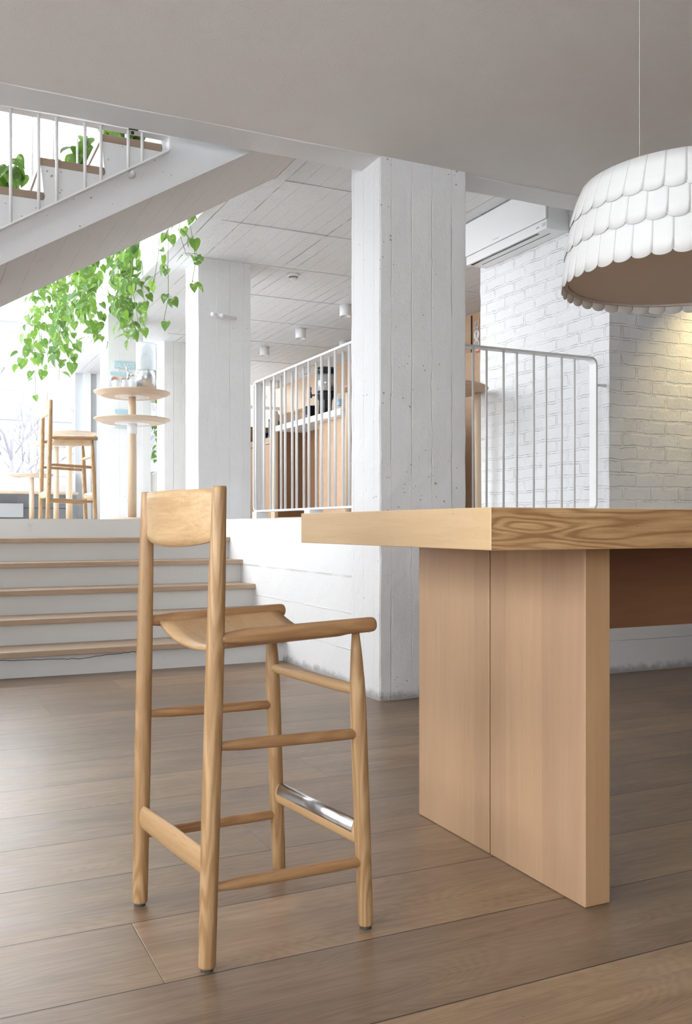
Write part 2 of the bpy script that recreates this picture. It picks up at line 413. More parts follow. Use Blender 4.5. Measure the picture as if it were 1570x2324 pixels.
def roughen(bm, cell, amp, scale=3.0, seed=0):
    """cut a mesh into cells and push its vertices around a little: hand-cast edges"""
    for ax in range(3):
        co = [v.co[ax] for v in bm.verts]; lo, hi = min(co), max(co); n = int((hi - lo) / cell)
        for i in range(1, n + 1):
            p = lo + (hi - lo) * i / (n + 1); no = [0, 0, 0]; no[ax] = 1; pt = [0, 0, 0]; pt[ax] = p
            bmesh.ops.bisect_plane(bm, geom=bm.verts[:] + bm.edges[:] + bm.faces[:], plane_co=pt, plane_no=no)
    for v in bm.verts:
        q = v.co * scale + Vector((seed, seed * 2, 0))
        v.co += (mnoise.noise_vector(q) + mnoise.noise_vector(q * 4) * .5) * amp

RX0 = -1.6     # left end of the lower steps
Z1 = 1.062     # raised floor level
ZC = 3.52      # board-marked ceiling
# ================================================================= SETTING
struct('floor', bx(XL - .3, 9, -3.2, 8.2, -.12, 0), M['floor'], 'wide brown oak floorboards of the lower room', 'floor')
bm = bmesh.new(); box(bm, XL - .3, 9, 8.0, 20, .8, Z1); box(bm, 2.56, 9, 5.05, 8.0, .8, Z1)
struct('floor_raised', bm, M['wpaint'], 'raised floor level behind the steps', 'floor')
# retaining walls
bm = bx(2.50, 2.72, 5.0, 8.1, 0, Z1 + .002); roughen(bm, .11, .004, 4)
struct('wall_beside_steps', bm, M['wallc'], 'low white concrete wall between the steps and the tall pillar', 'wall')
bm = bx(2.9, 9, 4.868, 5.06, 0, Z1 + .002)
struct('wall_under_railing', bm, M['wallc'], 'low white concrete wall in the dark under the big table', 'wall')
# tall pillar
bm = bx(2.417, 2.995, 4.658, 5.04, 0, ZC + .02)
bmesh.ops.bevel(bm, geom=[e for e in bm.edges if abs(e.verts[0].co.z - e.verts[1].co.z) > 1], offset=.006, segments=2, affect='EDGES')
roughen(bm, .045, .0035, 7, 3)
struct('wall_pillar', bm, M['pillar'], 'tall square white concrete pillar standing on the lower floor', 'pillar')
# rough lumps on the pillar edge are part of its cast surface
# beam / ceiling edge
bm = bx(XL, 2.42, 4.662, 4.895, 3.115, 3.60); roughen(bm, .12, .004, 5, 5)
struct('ceiling_beam_left', bm, M['beam'], 'white edge beam between upper stair and tall pillar', 'beam')
bm = bx(2.99, 9, 4.685, 4.90, 3.112, 3.60); roughen(bm, .12, .004, 5, 6)
struct('ceiling_beam_right', bm, M['beam'], 'white edge beam to the right of tall pillar', 'beam')
struct('ceiling', bx(XL - .3, 9, -3.2, 4.68, 3.12, 3.3), M['plaster'], 'smooth grey-white ceiling over the lower room', 'ceiling')
bm = bmesh.new(); box(bm, 2.108, 9, 6.24, YB, ZC, ZC + .30); box(bm, 2.376, 9, 4.9, 6.24, ZC, ZC + .30); roughen(bm, .5, .006, 2, 9)
struct('ceiling_boarded', bm, M['planks'], 'white board-marked concrete ceiling over the raised level', 'ceiling')
# cross seams of the formwork, slightly proud ridges
bm = bmesh.new()
for y, x0 in ((6.235, 2.45), (7.26, 2.3), (8.34, 2.3), (9.45, 2.9), (10.6, 2.9), (11.8, 3.0), (13.2, 3.0)):
    box(bm, x0, 6.1, y - .012, y + .012, ZC - .006, ZC + .02)
roughen(bm, .2, .006, 6, 2)
struct('ceiling_seam', bm, M['planks'], 'thin raised formwork seams across the boarded ceiling', 'ceiling seam')
# walls out of sight or far away
def wallbox(name, a, m, label): return struct(name, bx(*a), m, label, 'wall')
bm = bmesh.new(); box(bm, 0, 3.0, -3.4, -3.2, 0, 3.3); box(bm, XL - .3, 0, -3.4, -3.2, 0, .9); box(bm, XL - .3, 0, -3.4, -3.2, 3.0, 3.3); box(bm, -1.75, -1.65, -3.35, -3.25, .9, 3.0)
struct('wall_front', bm, M['wpaint'], 'white wall of the lower room behind the viewer', 'wall')
w = thing('window_fill', 'added unseen window behind the viewer, brightens the front faces', 'window', (0, 0, 0), kind='structure'); obj('pane', bx(XL, 0, -3.31, -3.30, .9, 3.0), M['glass'], w)  # unseen opening added so skylight brightens the surfaces facing the camera
wallbox('wall_front_right', (3.0, 7.2, -3.4, -3.2, 0, 3.3), M['dwall'], 'dark wall of the lower room behind the viewer, right part')
wallbox('wall_right', (7.0, 7.2, -3.4, 20, 0, 8.3), M['dwall'], 'wall closing the lower room on the right')
wallbox('ceiling_void', (XL - .3, 2.4, 4.9, YB + .2, 8.2, 8.4), M['wpaint'], 'high ceiling above the stair void')
wallbox('wall_upper_storey', (2.4, 2.55, 4.9, YB + .2, 4.95, 8.4), M['wpaint'], 'white wall of the upper storey beside the stair void')
wallbox('wall_upper_edge', (XL, 9, 4.66, 4.89, 3.61, 8.4), M['wpaint'], 'wall above the edge beam')
wallbox('wall_service', (6.0, 6.15, 6.5, YB, Z1, ZC), M['wallpanel'], 'oak-panelled wall behind the cafe counter')
# brick block
bm = bx(4.36, 9, 4.96, 6.555, Z1, ZC)
roughen(bm, .09, .006, 9, 4)
struct('wall_brick', bm, M['brick'], 'white painted brick wall with rough mortar at the right', 'wall')
# columns on the raised level
def column(name, a, label, seed):
    bm = bx(*a); roughen(bm, .12, .004, 5, seed); return struct(name, bm, M['pillar2'], label, 'pillar')
M['pillar2'] = concrete('painted_concrete_column', seams='XY', pits=.6, width=.135)
column('wall_column', (2.417, 2.93, 8.34, 8.78, Z1, ZC), 'second white concrete pillar, behind the steps, left of the slatted railing', 11)
column('wall_column', (2.091, 2.508, 11.0, 11.5, Z1, ZC), 'white pillar with pale blue signs behind the two-tier table', 12)
column('wall_column', (3.09, 3.60, 12.3, 12.7, Z1, ZC), 'bright white pillar far back between the signed pillar and the second pillar', 13)

struct('wall_left_of_steps', bx(XL, RX0 - .002, 6.4, 8.0, 0, Z1), M['wallc'], 'low white wall left of the steps, outside the picture', 'wall')
# left window wall (out of the picture) and back window wall
bm = bmesh.new()
box(bm, XL - .15, XL + .0, -3.2, 6.9, 0, .9); box(bm, XL - .15, XL, 3.6, 6.7, .9, 3.6); box(bm, XL - .15, XL, -3.2, 6.9, 3.0, 3.6); box(bm, XL - .15, XL, -3.2, -2.6, .7, 3.0)
box(bm, XL - .15, XL, 6.7, YB, 0, .85); box(bm, XL - .15, XL, 6.7, YB, 8.0, 8.3)
box(bm, XL - .15, XL, 4.66, 6.7, 3.6, 8.3)
for y in (0, 2.2, 4.4, 6.7, 8.9, 11.1, 13.3, 15.4): box(bm, XL - .12, XL, y - .04, y + .04, .7, 8.2 if y > 6 else 3.0)
struct('wall_left', bm, M['wpaint'], 'glazed side wall left of the picture', 'wall')
w = thing('window_1', 'large side glazing left of the picture', 'window', (0, 0, 0), kind='structure')
bm = bmesh.new(); box(bm, XL - .07, XL - .06, -2.6, 3.6, .9, 3.0); box(bm, XL - .07, XL - .06, 6.7, YB, .85, 8.0)
obj('pane', bm, M['glass'], w)

bm = bmesh.new()
box(bm, XL, 2.42, YB, YB + .15, .8, 1.80)                       # parapet under the left window
box(bm, 2.55, 2.66, YB - .05, YB + .15, .8, 8.2)
box(bm, 2.76, 3.66, YB - .02, YB + .15, .8, ZC + .3)
box(bm, 3.90, 4.42, YB - .02, YB + .15, .8, ZC + .3)
box(bm, 3.66, 9.0, YB, YB + .15, .8, 1.88)
box(bm, XL, 9.0, YB, YB + .15, 8.0, 8.3)
struct('wall_back', bm, M['wpaint'], 'white back wall around the street windows', 'wall')
bm = bmesh.new(); box(bm, 2.42, 2.56, YB + .02, YB + .12, .8, 8.1); box(bm, 2.66, 2.76, YB + .02, YB + .12, .8, 8.1)
struct('trim_2', bm, M['radiator'], 'grey-white upright post beside the street window', 'trim')
w = thing('window_2', 'wide street window at the back left, with white cross bars', 'window', (0, 0, 0), kind='structure')
bm = bmesh.new()
for z in (3.60, 4.20, 5.6, 6.7): box(bm, XL, 2.42, YB + .02, YB + .10, z - .045, z + .045)
for x in (-1.2, -.0): box(bm, x - .03, x + .03, YB + .02, YB + .10, 1.8, 8.0)
box(bm, XL, 2.42, YB - .01, YB + .12, 1.80, 1.86)
obj('window_frame', bm, M['white'], w)
obj('pane', bx(XL, 2.42, YB + .055, YB + .062, 1.86, 8.0), M['glass'], w)
w = thing('window_3', 'street window at the back behind the glass dispenser and slatted railing', 'window', (0, 0, 0), kind='structure')
bm = bmesh.new()
for x in (4.45, 5.1): box(bm, x - .03, x + .03, YB + .02, YB + .10, 1.88, ZC)
box(bm, 3.66, 9.0, YB - .01, YB + .12, 1.88, 1.93); box(bm, 3.66, 9, YB + .02, YB + .1, 3.1, 3.16)
obj('window_frame', bm, M['white'], w)
obj('pane', bx(3.66, 9.0, YB + .055, YB + .062, 1.93, ZC + .3), M['glass'], w)

# ================================================================= LOWER STEPS
st = thing('lower_staircase', 'white concrete steps with oak treads up to the raised level', 'staircase', (0, 0, 0))
NOSE = [6.32, 6.655, 6.985, 7.305, 7.645]      # nosing front of treads 1..5
ZT = [.180, .358, .537, .724, .908]
riser_front = [6.385, 6.71, 7.04, 7.36, 7.70, 7.965]
for i in range(6):
    z0 = 0 if i == 0 else ZT[i - 1] - .02
    z1 = ZT[i] - .032 if i < 5 else Z1 + .001
    y1 = (riser_front[i + 1] + .03) if i < 5 else 8.1
    bm = bx(RX0, 2.500, riser_front[i], y1, z0 if i == 0 else z0 - .0, z1); roughen(bm, .2, .003, 6, i)
    obj('riser', bm, M['riser'], st)
for i in range(5):
    bm = bx(RX0, 2.502, NOSE[i], riser_front[i + 1] + .01, ZT[i] - .036, ZT[i], bev=.003)
    obj('tread', bm, M['tread'], st)
# fine crack along the foot of the lowest riser
bm = bmesh.new(); rr = random.Random(3); x = -.2; pts = []
while x < 1.45:
    pts.append((x, 6.383, .118 + .010 * math.sin(x * 5) + rr.uniform(-.006, .006) + .03 * max(0, x - 1.1))); x += rr.uniform(.02, .05)
tube(bm, pts, .0018, 4); obj('crack', bm, M['darkmetal'], st)

# ================================================================= UPPER FLIGHT
uf = thing('upper_staircase', 'diagonal white concrete stair flight with oak treads at upper left', 'staircase', (0, 0, 0))
YS0, YS1 = 4.992, 6.225
SL = .575; 
def zs(x): return 2.090 + .603 * x
# saw-toothed body in the (x,z) plane
RUN, RISE = .3102, .181
xr0, zt0 = .6235, 2.8895      # riser face x and concrete top z of the step holding the middle tread
bm = bmesh.new()
def quad(pts, mi=0): bm.faces.new([bm.verts.new(p) for p in pts]).material_index = mi
ks = list(range(-11, 3)); XE = 2.372
for k in ks:
    xr = xr0 + RUN * k; zt = zt0 + RISE * k; xe = xr + RUN
    for y in (YS0, YS1): quad([(xr, y, zs(xr)), (xe, y, zs(xe)), (xe, y, zt), (xr, y, zt)]); quad([(xr, y, zt - RISE), (xr, y, zt), (xr - .02, y, zt)])
    quad([(xr - .02, YS0, zt), (xe, YS0, zt), (xe, YS1, zt), (xr - .02, YS1, zt)])
    quad([(xr, YS0, zt - RISE), (xr - .02, YS0, zt), (xr - .02, YS1, zt), (xr, YS1, zt - RISE)])
xa, xb = xr0 + RUN * ks[0], xr0 + RUN * 3
for y in (YS0, YS1): quad([(xb, y, zs(xb)), (XE, y, zs(XE)), (XE, y, ZC + .25), (xb, y, ZC + .25)])
quad([(xb, YS0, zt0 + RISE * 2), (xb, YS0, ZC + .25), (xb, YS1, ZC + .25), (xb, YS1, zt0 + RISE * 2)])
quad([(xb, YS0, ZC + .25), (XE, YS0, ZC + .25), (XE, YS1, ZC + .25), (xb, YS1, ZC + .25)])
quad([(XE, YS0, zs(XE)), (XE, YS0, ZC + .25), (XE, YS1, ZC + .25), (XE, YS1, zs(XE))])
quad([(xa, YS0, zs(xa)), (XE, YS0, zs(XE)), (XE, YS1, zs(XE)), (xa, YS1, zs(xa))], 1)
bmesh.ops.remove_doubles(bm, verts=bm.verts[:], dist=.0005)
obj('flight', bm, [M['flight'], M['soffit']], uf)
for k in range(-9, 2):
    xr = xr0 + RUN * k; zt = zt0 + RISE * k - .006
    obj('tread', bx(xr - .028, xr + RUN - .005, YS0 - .004, YS1 + .01, zt - .004, zt + .036, bev=.002), M['utread'], uf)
# bolt under the railing
ur = thing('stair_railing', 'white steel railing with upright bars on the upper stair flight', 'railing', (0, 0, 0))
YR0, YR1 = 4.902, 4.968
def dz(x): return 2.503 + (x - .40) * .637
bm = bmesh.new()
box(bm, -1.5, 1.245, YR0, YR1, 3.112, 3.122)
prism(bm, [(-1.0, dz(-1.0) - .006), (1.262, 3.041), (1.262, 3.053), (-1.0, dz(-1.0) + .006)], 'Y', YR0 + .010, YR1 - .010)
arc = [(1.268 - .024 * (1 - math.sin(a)), 3.122 - .024 * (1 - math.cos(a))) for a in [i * PI / 2 / 5 for i in range(6)]]
prism(bm, [(1.244, 3.122)] + arc + [(1.268, 3.045), (1.259, 3.045), (1.259, 3.100), (1.256, 3.108), (1.244, 3.112)], 'Y', YR0, YR1)
obj('rail_frame', bm, M['white'], ur)
for i, (x, y) in enumerate(((-.65, 4.917), (-.42, 4.95), (-.20, 4.917), (-.0, 4.95), (.22, 4.917), (.45, 4.917), (.585, 4.917), (.674, 4.917), (.816, 4.917), (.898, 4.917), (1.041, 4.917), (1.115, 4.917))):
    bm = bmesh.new(); rod(bm, (x, y, dz(x)), (x, y, 3.114), [(0, .0082), (1, .0082)], 10); obj('bar', bm, M['white'], ur, True)
bm = bmesh.new(); rod(bm, (1.065, 4.925, 3.10), (1.065, 4.925, 3.13), [(0, .009), (1, .009)], 12); rod(bm, (1.04, 4.902, 3.116), (1.09, 4.902, 3.116), [(0, .005), (1, .005)], 8)
obj('bolt', bm, M['darkmetal'], ur)
bm = bmesh.new(); rod(bm, (1.07, 4.93, 2.902), (1.07, 5.0, 2.902), [(0, .011), (.3, .017), (1, .019)], 12); obj('wall_fixing', bm, M['white'], ur, True)
# far railing of the same flight
fr = thing('stair_railing', 'thin white railing on the far side of the upper stair flight, behind the treads', 'railing', (0, 0, 0))
bm = bmesh.new(); prism(bm, [(-1.5, 3.15), (1.6, 5.01), (1.6, 5.03), (-1.5, 3.17)], 'Y', 6.25, 6.31); obj('rail_frame', bm, M['white'], fr)
for px_x in (.404, .572, .709, .84, .992, 1.155, 1.312):
    z0 = 2.090 + .603 * px_x + .30; bm = bmesh.new(); rod(bm, (px_x, 6.28, z0), (px_x, 6.28, 4.06 + .6 * px_x), [(0, .007), (1, .007)], 8); obj('bar', bm, M['white'], fr, True)

# balustrade along the edge of the boarded ceiling slab
bl = thing('balustrade', 'white balustrade of thin bars along the upper slab edge, behind the hanging plants', 'balustrade', (2.15, 5.0, ZC + .3))
bm = bmesh.new(); box(bm, -.02, .02, .8, 10.4, 1.08, 1.12); box(bm, -.02, .02, .8, 10.4, .0, .03); obj('rail', bm, M['white'], bl)
bm0 = bmesh.new(); rod(bm0, (0, 0, .0), (0, 0, 1.1), [(0, .009), (1, .009)], 8); b0 = obj('bar', bm0, M['white'], bl, True); b0.location = (0, 1.0, 0)
for i in range(1, 84):
    b = b0.copy(); C.objects.link(b); b.location = (0, 1.0 + i * .112, 0)

# ================================================================= MAIN STOOL
def lerp(a, b, t): return tuple(a[i] + (b[i] - a[i]) * t for i in range(3))
def make_stool(label):
    t = thing('bar_stool', label, 'stool')
    RF = lambda s: (-.2056, s * .2124, 0); RT = lambda s: (-.180, s * .2245, 1.0916)
    FF = lambda s: (.2185, s * .224, 0); FT = lambda s: (.190, s * .2215, .738)
    rp = lambda s, z: lerp(RF(s), RT(s), z / 1.0916); fp = lambda s, z: lerp(FF(s), FT(s), z / .738)
    for s in (-1, 1):
        bm = bmesh.new(); p0 = lerp(RF(s), RT(s), .008)
        rod(bm, p0, RT(s), [(0, .0185), (.004, .0198), (.3, .0212), (.62, .0208), (.8, .0195), (.93, .0172), (.995, .0163), (1, .0150)], 28)
        bp = obj('back_post', bm, M['post'], t, True)
        bm = bmesh.new(); rod(bm, RF(s), p0, [(0, .0145), (1, .0145)], 16); obj('foot_pad', bm, M['rubber'], bp)
        bm = bmesh.new(); p0 = lerp(FF(s), FT(s), .012)
        rod(bm, p0, FT(s), [(0, .0175), (.006, .0190), (.35, .0204), (.74, .0205), (.84, .0185), (.93, .0142), (1, .0095)], 28)
        bp = obj('leg', bm, M['post'], t, True)
        bm = bmesh.new(); rod(bm, FF(s), p0, [(0, .0145), (1, .0145)], 16); obj('foot_pad', bm, M['rubber'], bp)
        # seat rail
        bm = bmesh.new(); a = rp(s, .7470); b = (.236, s * .2325, .7565)
        rod(bm, (a[0], s * .2265, a[2]), b, [(0, .0110), (.05, .0128), (.12, .0165), (.18, .0183), (.97, .0187), (.99, .0178), (1, .0160)], 28)
        obj('seat_rail', bm, M['railx'], t, True)
        for (z0, z1) in ((.503, .487), (.185, .168)):
            a = rp(s, z0); b = fp(s, z1); bm = bmesh.new()
            rod(bm, a, b, [(0, .009), (.07, .0105), (.2, .0138), (.8, .0138), (.95, .0125), (1, .010)], 20)
            obj('stretcher', bm, M['railx'], t, True)
    bm = bmesh.new(); rod(bm, fp(1, .594), fp(-1, .594), [(0, .0105), (.04, .012), (.15, .0148), (.85, .0148), (.96, .012), (1, .0105)], 22)
    obj('stretcher', bm, M['raily'], t, True)
    # flat oval boards at the back and the front
    bm = bmesh.new(); rod(bm, rp(1, .235), rp(-1, .235), [(0, .027), (.06, .031), (.5, .033), (.94, .031), (1, .027)], 28, sx=.42, up=(0, 0, 1)); obj('back_stretcher', bm, M['raily'], t, True)
    bm = bmesh.new(); rod(bm, fp(1, .232), fp(-1, .232), [(0, .025), (.06, .029), (.94, .029), (1, .025)], 28, sx=.48, up=(0, 0, 1)); fs_ = obj('foot_rest', bm, M['raily'], t, True)
    # steel cap wrapped over the top half of the foot rest
    bm = bmesh.new(); a = Vector(fp(1, .232)); b = Vector(fp(-1, .232)); d = (b - a).normalized(); up = Vector((0, 0, 1)); u = up.cross(d)
    rows = []
    for tt in (.065, .935):
        c = a + (b - a) * tt
        rows.append([[bm.verts.new(c + u * (math.cos(q) * .0142 * k) + up * (math.sin(q) * .0298 * k)) for q in [math.radians(x) for x in range(-4, 185, 9)]] for k in (1.0, 1.07)])
    n = len(rows[0][0])
    for i in range(n - 1):
        bm.faces.new((rows[0][1][i], rows[0][1][i + 1], rows[1][1][i + 1], rows[1][1][i])); bm.faces.new((rows[0][0][i], rows[1][0][i], rows[1][0][i + 1], rows[0][0][i + 1]))
        for r_ in rows: bm.faces.new((r_[0][i], r_[0][i + 1], r_[1][i + 1], r_[1][i]))
    for i in (0, n - 1): bm.faces.new((rows[0][0][i], rows[0][1][i], rows[1][1][i], rows[1][0][i]))
    o = obj('steel_cap', bm, M['steel'], fs_, True); o['label'] = 'brushed steel cap on the front foot rest'
    # slung plywood seat
    bm = bmesh.new(); NX, NY = 10, 24; top = []; bot = []
    for i in range(NX + 1):
        fx = i / NX; ra, rb = [], []
        for j in range(NY + 1):
            s = -1 + 2 * j / NY; x = -.150 + .362 * fx
            hw = .222
            sag = .045 * (1 - abs(s) ** 2.3)
            xe = x
            z = .752 + .0095 * fx - sag
            nrm = Vector((0, -.050 * 2.3 * (abs(s) ** 1.3) * (1 if s > 0 else -1) / hw * 1.0, 1)).normalized()
            p = Vector((xe, s * hw, z)); ra.append(bm.verts.new(p)); rb.append(bm.verts.new(p - nrm * .010))
        top.append(ra); bot.append(rb)
    for i in range(NX):
        for j in range(NY):
            bm.faces.new((top[i][j], top[i + 1][j], top[i + 1][j + 1], top[i][j + 1])); bm.faces.new((bot[i][j], bot[i][j + 1], bot[i + 1][j + 1], bot[i + 1][j]))
    for j in range(NY):
        for i in (0, NX): bm.faces.new((top[i][j], top[i][j + 1], bot[i][j + 1], bot[i][j]))
    for i in range(NX):
        for j in (0, NY): bm.faces.new((top[i][j], top[i + 1][j], bot[i + 1][j], bot[i][j]))
    obj('seat', bm, M['seat'], t, True)
    # curved backrest
    bm = bmesh.new(); NX, NZ = 24, 8; F_, B_ = [], []
    for i in range(NX + 1):
        s = -1 + 2 * i / NX; cf, cb = [], []
        zb = .966 - .020 * (1 - abs(s) ** 2.2) + .004
        for j in range(NZ + 1):
            q = j / NZ; z = zb + (1.0865 - zb) * q
            bulge = (.026 + .026 * q) * (1 - s * s); post = rp(1, z)
            x = post[0] + .002 - bulge; yy = s * (post[1] - .008)
            nn = Vector((-1, -s * .25, 0)).normalized()
            e = .0065 * (1 if 0 < j < NZ else .7)
            cf.append(bm.verts.new(Vector((x, yy, z)) - nn * e)); cb.append(bm.verts.new(Vector((x, yy, z)) + nn * e))
        F_.append(cf); B_.append(cb)
    for i in range(NX):
        for j in range(NZ):
            bm.faces.new((F_[i][j], F_[i + 1][j], F_[i + 1][j + 1], F_[i][j + 1])); bm.faces.new((B_[i][j], B_[i][j + 1], B_[i + 1][j + 1], B_[i + 1][j]))
        for j in (0, NZ): bm.faces.new((F_[i][j], F_[i + 1][j], B_[i + 1][j], B_[i][j]))
    for j in range(NZ):
        for i in (0, NX): bm.faces.new((F_[i][j], F_[i][j + 1], B_[i][j + 1], B_[i][j]))
    obj('backrest', bm, M['ply'], t, True)
    return t
stool = make_stool('tall oak bar stool with slung seat standing in front on the floorboards')
stool.location = (.7753, 2.2393, 0); stool.rotation_euler = (0, 0, .1327)
dup(stool, (1.315, 8.93, Z1), .03, 'pale oak bar stool up on the raised level, left of the two-tier table')

# ================================================================= BIG TABLE
tb = thing('high_table', 'massive light oak high table with thick top and slab leg', 'table', (1.19, 1.7466, 0))
LX, WY = 3.9, 1.26
bm = bmesh.new(); fs_ = box(bm, 0, LX, 0, 1.126, .9455, 1.0442)
bmesh.ops.bevel(bm, geom=bm.edges[:], offset=.0015, segments=1, affect='EDGES'); bm.normal_update()
for f in bm.faces:
    n = f.normal
    f.material_index = 0 if abs(n.y) > .8 else 1 if abs(n.x) > .8 else 2
obj('tabletop', bm, [M['slab_side'], M['slab_end'], M['slab_top']], tb)
def slab_leg(x0):
    for (y0, y1, rb) in ((.1565, .5925, 0), (.5995, 1.0275, 1)):
        bm = bmesh.new(); box(bm, x0, x0 + .084, y0, y1, 0.001, .9455)
        bmesh.ops.bevel(bm, geom=bm.edges[:], offset=.002, segments=1, affect='EDGES'); bm.normal_update()
        for f in bm.faces: f.material_index = 1 if abs(f.normal.y) > .8 else 0
        obj('leg', bm, [M['panel'], M['panel2']], tb)
slab_leg(.4015); slab_leg(LX - .485)
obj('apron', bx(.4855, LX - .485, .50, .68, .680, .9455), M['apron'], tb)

# ================================================================= PENDANT LAMP
lp = thing('pendant_lamp', 'large white pendant lamp of overlapping scalloped card tiles above the table', 'lamp', (2.39, 2.33, 1.842))
H0, RB, RTp = .0, .415, .345
def shade_r(z): # z 0..0.31
    q = z / .31; return .418 - .032 * q - .03 * q ** 3
# inner drum that carries the tiles, and the closed top ring
bm = bmesh.new(); lathe(bm, [(shade_r(.02) - .010, .02), (shade_r(.15) - .010, .15), (shade_r(.31) - .008, .315), (shade_r(.31) - .012, .315), (shade_r(.15) - .014, .15), (shade_r(.02) - .014, .02), (shade_r(.02) - .010, .02)], 96)
obj('shade_drum', bm, M['paper'], lp, True)
def tile_row(bm, zb, zt, n, off, lift0, lift1, wfac=1.0):
    for k in range(n):
        a0 = 2 * PI * (k + off) / n; hw = PI / n * wfac * 1.03; tilt = .0006
        cols = 8; P = []
        for i in range(cols + 1):
            s = -1 + 2 * i / cols; a = a0 + s * hw
            drop = zb + .020 * (1 - math.sqrt(max(0, 1 - .97 * (abs(s) ** 2.0))))
            col_ = []
            for j in range(4):
                q = j / 3; z = drop + (zt - drop) * q
                r = shade_r(max(0, z)) + lift0 + (lift1 - lift0) * q + tilt * s
                col_.append((r, a, z))
            P.append(col_)
        V = [[[bm.verts.new(((r - th) * math.cos(a), (r - th) * math.sin(a), z)) for (r, a, z) in c_] for c_ in P] for th in (0, .0008)]
        for i in range(cols):
            for j in range(3):
                bm.faces.new((V[0][i][j], V[0][i + 1][j], V[0][i + 1][j + 1], V[0][i][j + 1])); bm.faces.new((V[1][i][j], V[1][i][j + 1], V[1][i + 1][j + 1], V[1][i + 1][j]))
            bm.faces.new((V[0][i][0], V[1][i][0], V[1][i + 1][0], V[0][i + 1][0])); bm.faces.new((V[0][i][3], V[0][i + 1][3], V[1][i + 1][3], V[1][i][3]))
        for j in range(3):
            for i in (0, cols): bm.faces.new((V[0][i][j], V[0][i][j + 1], V[1][i][j + 1], V[1][i][j]))
for (zb, zt, n, off, l0, l1) in ((-.022, .13, 42, 0, .0022, -.002), (.090, .225, 40, .5, .0034, -.001), (.186, .317, 38, .1, .0046, .001)):
    bm = bmesh.new(); tile_row(bm, zb, zt, n, off, l0, l1, 1.06); obj('tile_row', bm, M['ribcard'], lp, True)
bm = bmesh.new(); lathe(bm, [(0, .012), (.404, .012), (.407, .010), (.407, .018), (0, .018)], 96); o = obj('diffuser', bm, M['diff'], lp); o['label'] = 'beige-grey diffuser disc inside the shade'
bm = bmesh.new(); lathe(bm, [(.398, .004), (.408, .004), (.408, .012), (.398, .012), (.398, .004)], 96); obj('inner_ring', bm, M['diff'], lp, True)
for a in (202, 22):
    x, y = .372 * math.cos(math.radians(a)), .372 * math.sin(math.radians(a))
    bm = bmesh.new(); rod(bm, (x, y, .30), (x, y, 3.12 - 1.842), [(0, .0005), (1, .0005)], 6); obj('suspension_wire', bm, M['white'], lp)

# ================================================================= SLATTED RAILINGS
def corner_frame(bm, a0, a1, z0, z1, w0, w1, axis, r=.055, th=.014, open_side=None):
    """flat-bar rounded rectangle frame; runs along axis from a0 to a1, band width w0..w1"""
    def ring(off):
        pts = []
        for (cx, cz, s) in ((a1 - r, z1 - r, 0), (a0 + r, z1 - r, 1), (a0 + r, z0 + r, 2), (a1 - r, z0 + r, 3)):
            for k in range(7):
                a = (s + k / 6) * PI / 2; pts.append((cx + (r - off) * math.cos(a), cz + (r - off) * math.sin(a)))
        return pts
    O, I = ring(0), ring(th); n = len(O)
    def P(p, w): return (p[0], w, p[1]) if axis == 'X' else (w, p[0], p[1])
    V = [[bm.verts.new(P(p, w)) for p in q] for q in (O, I) for w in (w0, w1)]
    for i in range(n):
        j = (i + 1) % n
        bm.faces.new((V[0][i], V[0][j], V[1][j], V[1][i])); bm.faces.new((V[2][i], V[3][i], V[3][j], V[2][j]))
        bm.faces.new((V[0][i], V[2][i], V[2][j], V[0][j])); bm.faces.new((V[1][i], V[1][j], V[3][j], V[3][i]))
rl = thing('slatted_railing', 'white slatted steel railing between the second pillar and the tall pillar', 'railing', (0, 0, 0))
bm = bmesh.new(); corner_frame(bm, 5.06, 7.10, 1.118, 2.178, 2.515, 2.600, 'Y'); obj('rail_frame', bm, M['white'], rl)
for y in (7.06, 6.87, 6.645, 6.415, 6.188, 5.962, 5.738, 5.515, 5.30, 5.10):
    for x in (2.529, 2.586):
        bm = bmesh.new(); rod(bm, (x, y, 1.12), (x, y, 2.172), [(0, .0095), (1, .0095)], 12); obj('bar', bm, M['white'], rl, True)
for y in (7.02, 5.93): obj('foot_plate', bx(2.50, 2.60, y - .05, y + .05, Z1, 1.12), M['white'], rl)
rl2 = thing('slatted_railing', 'white steel railing in front of the brick wall, right of the tall pillar', 'railing', (0, 0, 0))
bm = bmesh.new(); corner_frame(bm, 3.01, 4.262, 1.105, 2.165, 4.965, 5.035, 'X'); obj('rail_frame', bm, M['white'], rl2)
for i, x in enumerate((3.06, 3.15, 3.256, 3.388, 3.491, 3.628, 3.732, 3.867, 3.963, 4.107)):
    y = 4.978 if i % 2 == 0 else 5.022
    bm = bmesh.new(); rod(bm, (x, y, 1.11), (x, y, 2.16), [(0, .0075), (1, .0075)], 12); obj('bar', bm, M['white'], rl2, True)
obj('foot_plate', bx(3.4, 3.5, 4.97, 5.03, Z1, 1.107), M['white'], rl2)
bm = bmesh.new(); rod(bm, (4.26, 5.0, 1.98), (4.37, 5.0, 1.98), [(0, .009), (.7, .009), (.75, .013), (1, .013)], 12); obj('wall_fixing', bm, M['white'], rl2, True)

